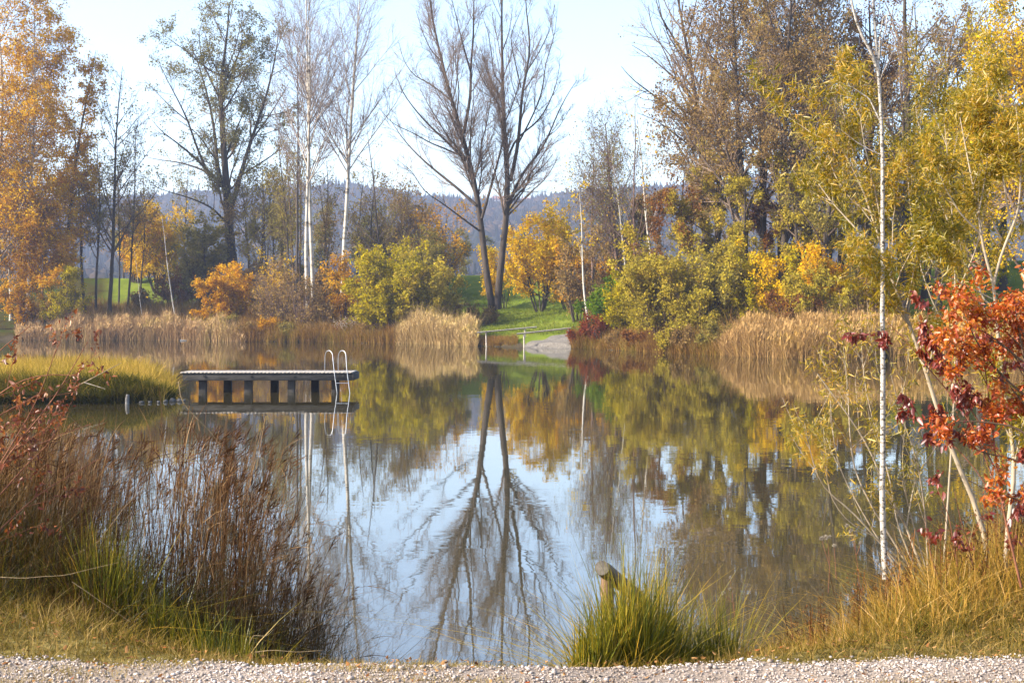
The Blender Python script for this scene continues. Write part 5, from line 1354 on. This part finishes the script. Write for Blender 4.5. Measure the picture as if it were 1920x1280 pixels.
willow('willow_sapling', 9.6, [
    ([(1727, 1062), (1695, 975), (1665, 925), (1635, 850), (1600, 790), (1565, 745), (1532, 700)], .011, .003, 0.0),
    ([(1705, 1062), (1640, 960), (1600, 880), (1592, 800), (1590, 720), (1580, 640)], .009, .002, .1),
    ([(1690, 1062), (1600, 960), (1540, 912), (1522, 860), (1508, 790)], .008, .002, -.1),
    ([(1680, 1062), (1640, 1000), (1600, 930), (1570, 870), (1560, 800), (1555, 720)], .006, .002, .15),
    ([(1715, 1062), (1680, 980), (1670, 900), (1640, 800), (1620, 720), (1615, 640)], .007, .002, -.05),
    ([(1735, 1062), (1700, 940), (1690, 860), (1700, 780), (1690, 720)], .006, .002, .1),
    ([(1700, 1062), (1650, 1010), (1590, 980), (1555, 930), (1545, 850)], .005, .002, -.2),
    ([(1660, 915), (1650, 850), (1652, 780), (1658, 700), (1650, 640)], .006, .002, .2),
    ([(1740, 1060), (1735, 960), (1720, 860), (1690, 780), (1670, 700)], .007, .002, -.2),
    ([(1700, 985), (1715, 900), (1760, 830), (1790, 760)], .006, .002, .2)],
    'low thin leaved willow shoots spreading over the water left of the white birch', 613, (1300, 2300),
    dict(l1, t0=.2, dens=5.0, lr=.26), dict(l2, dens=7), (1, 2), size=.045)
willow('willow_sapling', 10.2, [
    ([(1770, 1055), (1780, 900), (1790, 740), (1792, 600), (1790, 470), (1780, 330), (1770, 220)], .009, .003, 0.0),
    ([(1785, 640), (1745, 560), (1720, 480), (1705, 380), (1700, 280)], .006, .002, .1),
    ([(1790, 560), (1830, 470), (1850, 380), (1870, 300)], .006, .002, -.1),
    ([(1780, 420), (1740, 330), (1725, 250), (1730, 170)], .005, .002, .1)],
    'tall thin willow shoot between the leaning willow and the forked one', 614, (3500, 6000), l1, l2, (1, 2))

# red and orange bushes at the right edge
orl = leaf_mat('orange_leaf', [(0.30, 0.05, 0.010), (0.48, 0.11, 0.012), (0.58, 0.20, 0.018), (0.58, 0.32, 0.05)], .5, 2.5, .04)
rdl = leaf_mat('crimson_leaf', [(0.12, 0.016, 0.014), (0.22, 0.030, 0.018), (0.32, 0.06, 0.022), (0.34, 0.12, 0.035)], .45, 2.5, .05)
M['redtwig'] = bark_mat('red_twig', (0.16, 0.07, 0.045), (0.30, 0.15, 0.09), 12.0)
b1 = dict(dens=6.5, t0=.15, ang=48, av=14, lr=.30, taper=.3, wob=.10, trop=.02, k=5, rr=.5, rmin=.0024, lmin=.16)
b2 = dict(dens=8.0, t0=.15, ang=48, av=14, lr=.5, taper=.3, wob=.12, trop=-.02, k=4, rr=.6, rmin=.0014, lmin=.07)
willow('leafy_bush', 7.7, [
    ([(1985, 1100), (1960, 950), (1945, 800), (1925, 698), (1910, 621), (1900, 561)], .014, .004, 0.0),
    ([(1945, 830), (1905, 800), (1850, 791), (1800, 788), (1765, 800)], .007, .002, .1),
    ([(1932, 715), (1900, 663), (1870, 641), (1830, 629)], .006, .002, .1),
    ([(1938, 663), (1905, 600), (1870, 578)], .005, .002, -.1),
    ([(1945, 791), (1915, 749), (1885, 715), (1850, 702)], .006, .002, .05),
    ([(1975, 732), (1950, 646), (1925, 595), (1915, 549)], .006, .002, 0),
    ([(1975, 820), (1950, 749), (1920, 706), (1900, 672)], .006, .002, 0),
    ([(1932, 749), (1890, 715), (1850, 672), (1825, 629), (1805, 583)], .007, .002, -.1),
    ([(1920, 680), (1880, 646), (1845, 621), (1800, 607)], .006, .002, .15),
    ([(1960, 960), (1905, 935), (1855, 920), (1815, 900)], .007, .002, -.1),
    ([(1950, 880), (1900, 860), (1850, 850), (1810, 835)], .006, .002, .2),
    ([(1915, 629), (1890, 595), (1880, 569), (1870, 549)], .005, .002, .2),
    ([(1960, 715), (1940, 629), (1935, 561), (1930, 539)], .006, .002, .1)],
    'orange leaved bush filling the lower right edge above the dry grass', 621, (1500, 6200), dict(b1, lr=.42, lv=.7, trop=.0), dict(b2, lr=.6), (1, 2), size=.029, mat=orl, wood='bark_brown', asp=.48, spread=.022, cat='bush', group='autumn bushes at the right edge', shape='broad', droop=.25)
willow('leafy_bush', 7.9, [
    ([(1915, 1100), (1884, 970), (1868, 880), (1862, 800), (1850, 720), (1842, 650)], .008, .003, 0.0),
    ([(1872, 890), (1825, 800), (1780, 735), (1740, 690), (1700, 640), (1664, 603)], .005, .002, .08),
    ([(1862, 830), (1815, 760), (1790, 710), (1765, 680)], .004, .002, -.1),
    ([(1880, 960), (1830, 880), (1785, 830), (1745, 800), (1700, 780)], .004, .002, .1),
    ([(1850, 720), (1830, 680), (1815, 640)], .003, .0015, -.1),
    ([(1875, 930), (1840, 840), (1805, 760), (1800, 700), (1795, 660)], .004, .002, .15)],
    'crimson leaved bush with drooping leaves in front of the leaning willow', 622, (550, 1500), dict(b1, dens=5.0, lr=.34), dict(b2, dens=5), (1, 2), size=.038, mat=rdl, wood='redtwig', asp=.42, spread=.008, cat='bush', group='autumn bushes at the right edge', shape='broad', droop=.9)
willow('leafy_bush', 8.6, [
    ([(1800, 1085), (1790, 1030), (1780, 970), (1765, 930)], .004, .002, 0.0),
    ([(1830, 1085), (1815, 1020), (1800, 970), (1790, 920)], .004, .002, .1),
    ([(1880, 1090), (1900, 1040), (1905, 990)], .004, .002, .1),
    ([(1760, 1085), (1745, 1040), (1740, 1000)], .004, .002, -.1)],
    'small pink and red leaved shrub growing from the dry grass under the orange bush', 623, (60, 130), b1, b2, (1, 2), size=.035, mat=rdl, wood='redtwig', asp=.5, spread=.01, cat='bush', group='autumn bushes at the right edge', shape='broad', droop=.5)
# left edge shrub
brl = leaf_mat('dry_red_leaf', [(0.11, 0.030, 0.018), (0.20, 0.060, 0.025), (0.32, 0.12, 0.04), (0.40, 0.20, 0.05)], .4, 2.0, .03)
willow('leafy_bush', 8.3, [
    ([(-90, 1130), (-50, 990), (-10, 890), (40, 820), (90, 765), (130, 700), (165, 640)], .008, .002, 0.0),
    ([(-80, 1000), (-20, 890), (40, 850), (110, 815), (170, 795)], .006, .002, .1),
    ([(-90, 900), (-30, 760), (30, 715), (90, 700), (150, 705)], .006, .002, -.1),
    ([(-90, 820), (-40, 700), (0, 655), (40, 625), (55, 612)], .006, .002, .1),
    ([(-80, 1100), (0, 990), (80, 920), (150, 880), (185, 860)], .006, .002, .15),
    ([(-60, 950), (0, 870), (60, 770), (90, 700), (105, 655)], .005, .002, -.15),
    ([(-80, 1050), (-20, 950), (50, 870), (95, 830), (125, 770)], .005, .002, .2),
    ([(-80, 860), (-20, 790), (30, 760), (80, 745), (140, 735)], .005, .002, .2)],
    'dark twiggy shrub with dry red brown leaves at the left edge', 631, (450, 500), dict(b1, dens=4.0, trop=.04, ang=38), dict(b2, dens=5), (1, 2), size=.032, mat=brl, wood='redtwig', asp=.42, spread=.012, cat='bush', group=None, shape='broad', droop=.4)

# fluffy seed heads
fluff = leaf_mat('seed_fluff', [(0.30, 0.26, 0.20), (0.50, 0.45, 0.38)], .4, 3)
def thistle(stems, heads, D, label, seed, r=.0022):
    rng = R_(seed)
    P, R = px_limbs(D, [(s_, r, r * .6, 0.0) for s_ in stems], rng, 8)
    b = P[0, 0].copy(); b[2] = gz1(b[0], b[1])
    t = thing('seed_plant', tuple(b), label, 'wildflower', 'dry plants with white seed heads')
    g = Geo(); g.add(*tubes(P, R, 5)); g.build('stem', M['redtwig'], t, True, off=b)
    for hx, hy, hr in heads:
        c = W(hx, hy, D); m = 90
        dv = unit(rng.normal(size=(m, 3))); g = Geo()
        V, Fq, r_ = leaf_faces(rng, c + dv * hr * .1, dv, unit(np.cross(dv, rng.normal(size=(m, 3)))), np.full(m, hr) * rng.uniform(.6, 1.1, m), .35); g.add(V, Fq, r_)
        g.build('seed_head', fluff, t, False, off=b)
thistle([[(1553, 1110), (1556, 1060), (1552, 1012)], [(1556, 1060), (1546, 1030), (1541, 1012)]], [(1540, 1009, .018), (1549, 1007, .02), (1556, 1006, .014)], 8.9, 'dry stem with three white seed heads by the water, left of the willow shoots', 641)
thistle([[(1612, 1100), (1606, 1040), (1592, 988)], [(1604, 1030), (1602, 1005), (1600, 996)], [(1606, 1040), (1612, 1025), (1613, 1018)]], [(1588, 985, .016), (1596, 994, .016), (1603, 998, .016), (1613, 1017, .012)], 9.0, 'dry stem with four white seed heads next to the white birch foot', 642)
thistle([[(1378, 1160), (1374, 1120), (1369, 1084)], [(1375, 1130), (1362, 1118), (1356, 1112)]], [(1369, 1082, .010), (1369, 1104, .013), (1356, 1111, .014)], 8.6, 'low dry plant with small white seed heads near the small leaning tuft', 643)
thistle([[(1568, 1085), (1566, 1050), (1564, 1024)]], [(1564, 1022, .014)], 9.1, 'single white seed head between the two taller seed plants', 644)
# pale seed heads on the far shore
rng = R_(650)
bb = at(660, 2.0); H = vtop(bb, 596)
P, R = gen_multi(rng, bb, H, 8, .6, .02, .01, 6, .5)
tt = thing('seed_plant', tuple(bb), 'far clump of white seed heads under the small orange bush', 'wildflower')
g = Geo(); g.add(*tubes(P, R, 4)); g.build('stem', M['bark_dark'], tt, off=bb)
g = Geo(); m = 500; idx = rng.integers(0, 8, m); c = P[idx, -1] + .35 * rng.normal(size=(m, 3)) * [1.6, 1, .6]; dv = unit(rng.normal(size=(m, 3)))
V, Fq, r_ = leaf_faces(rng, c, dv, unit(np.cross(dv, rng.normal(size=(m, 3)))), np.full(m, .13), .7); g.add(V, Fq, r_); g.build('seed_head', fluff, tt, off=bb)
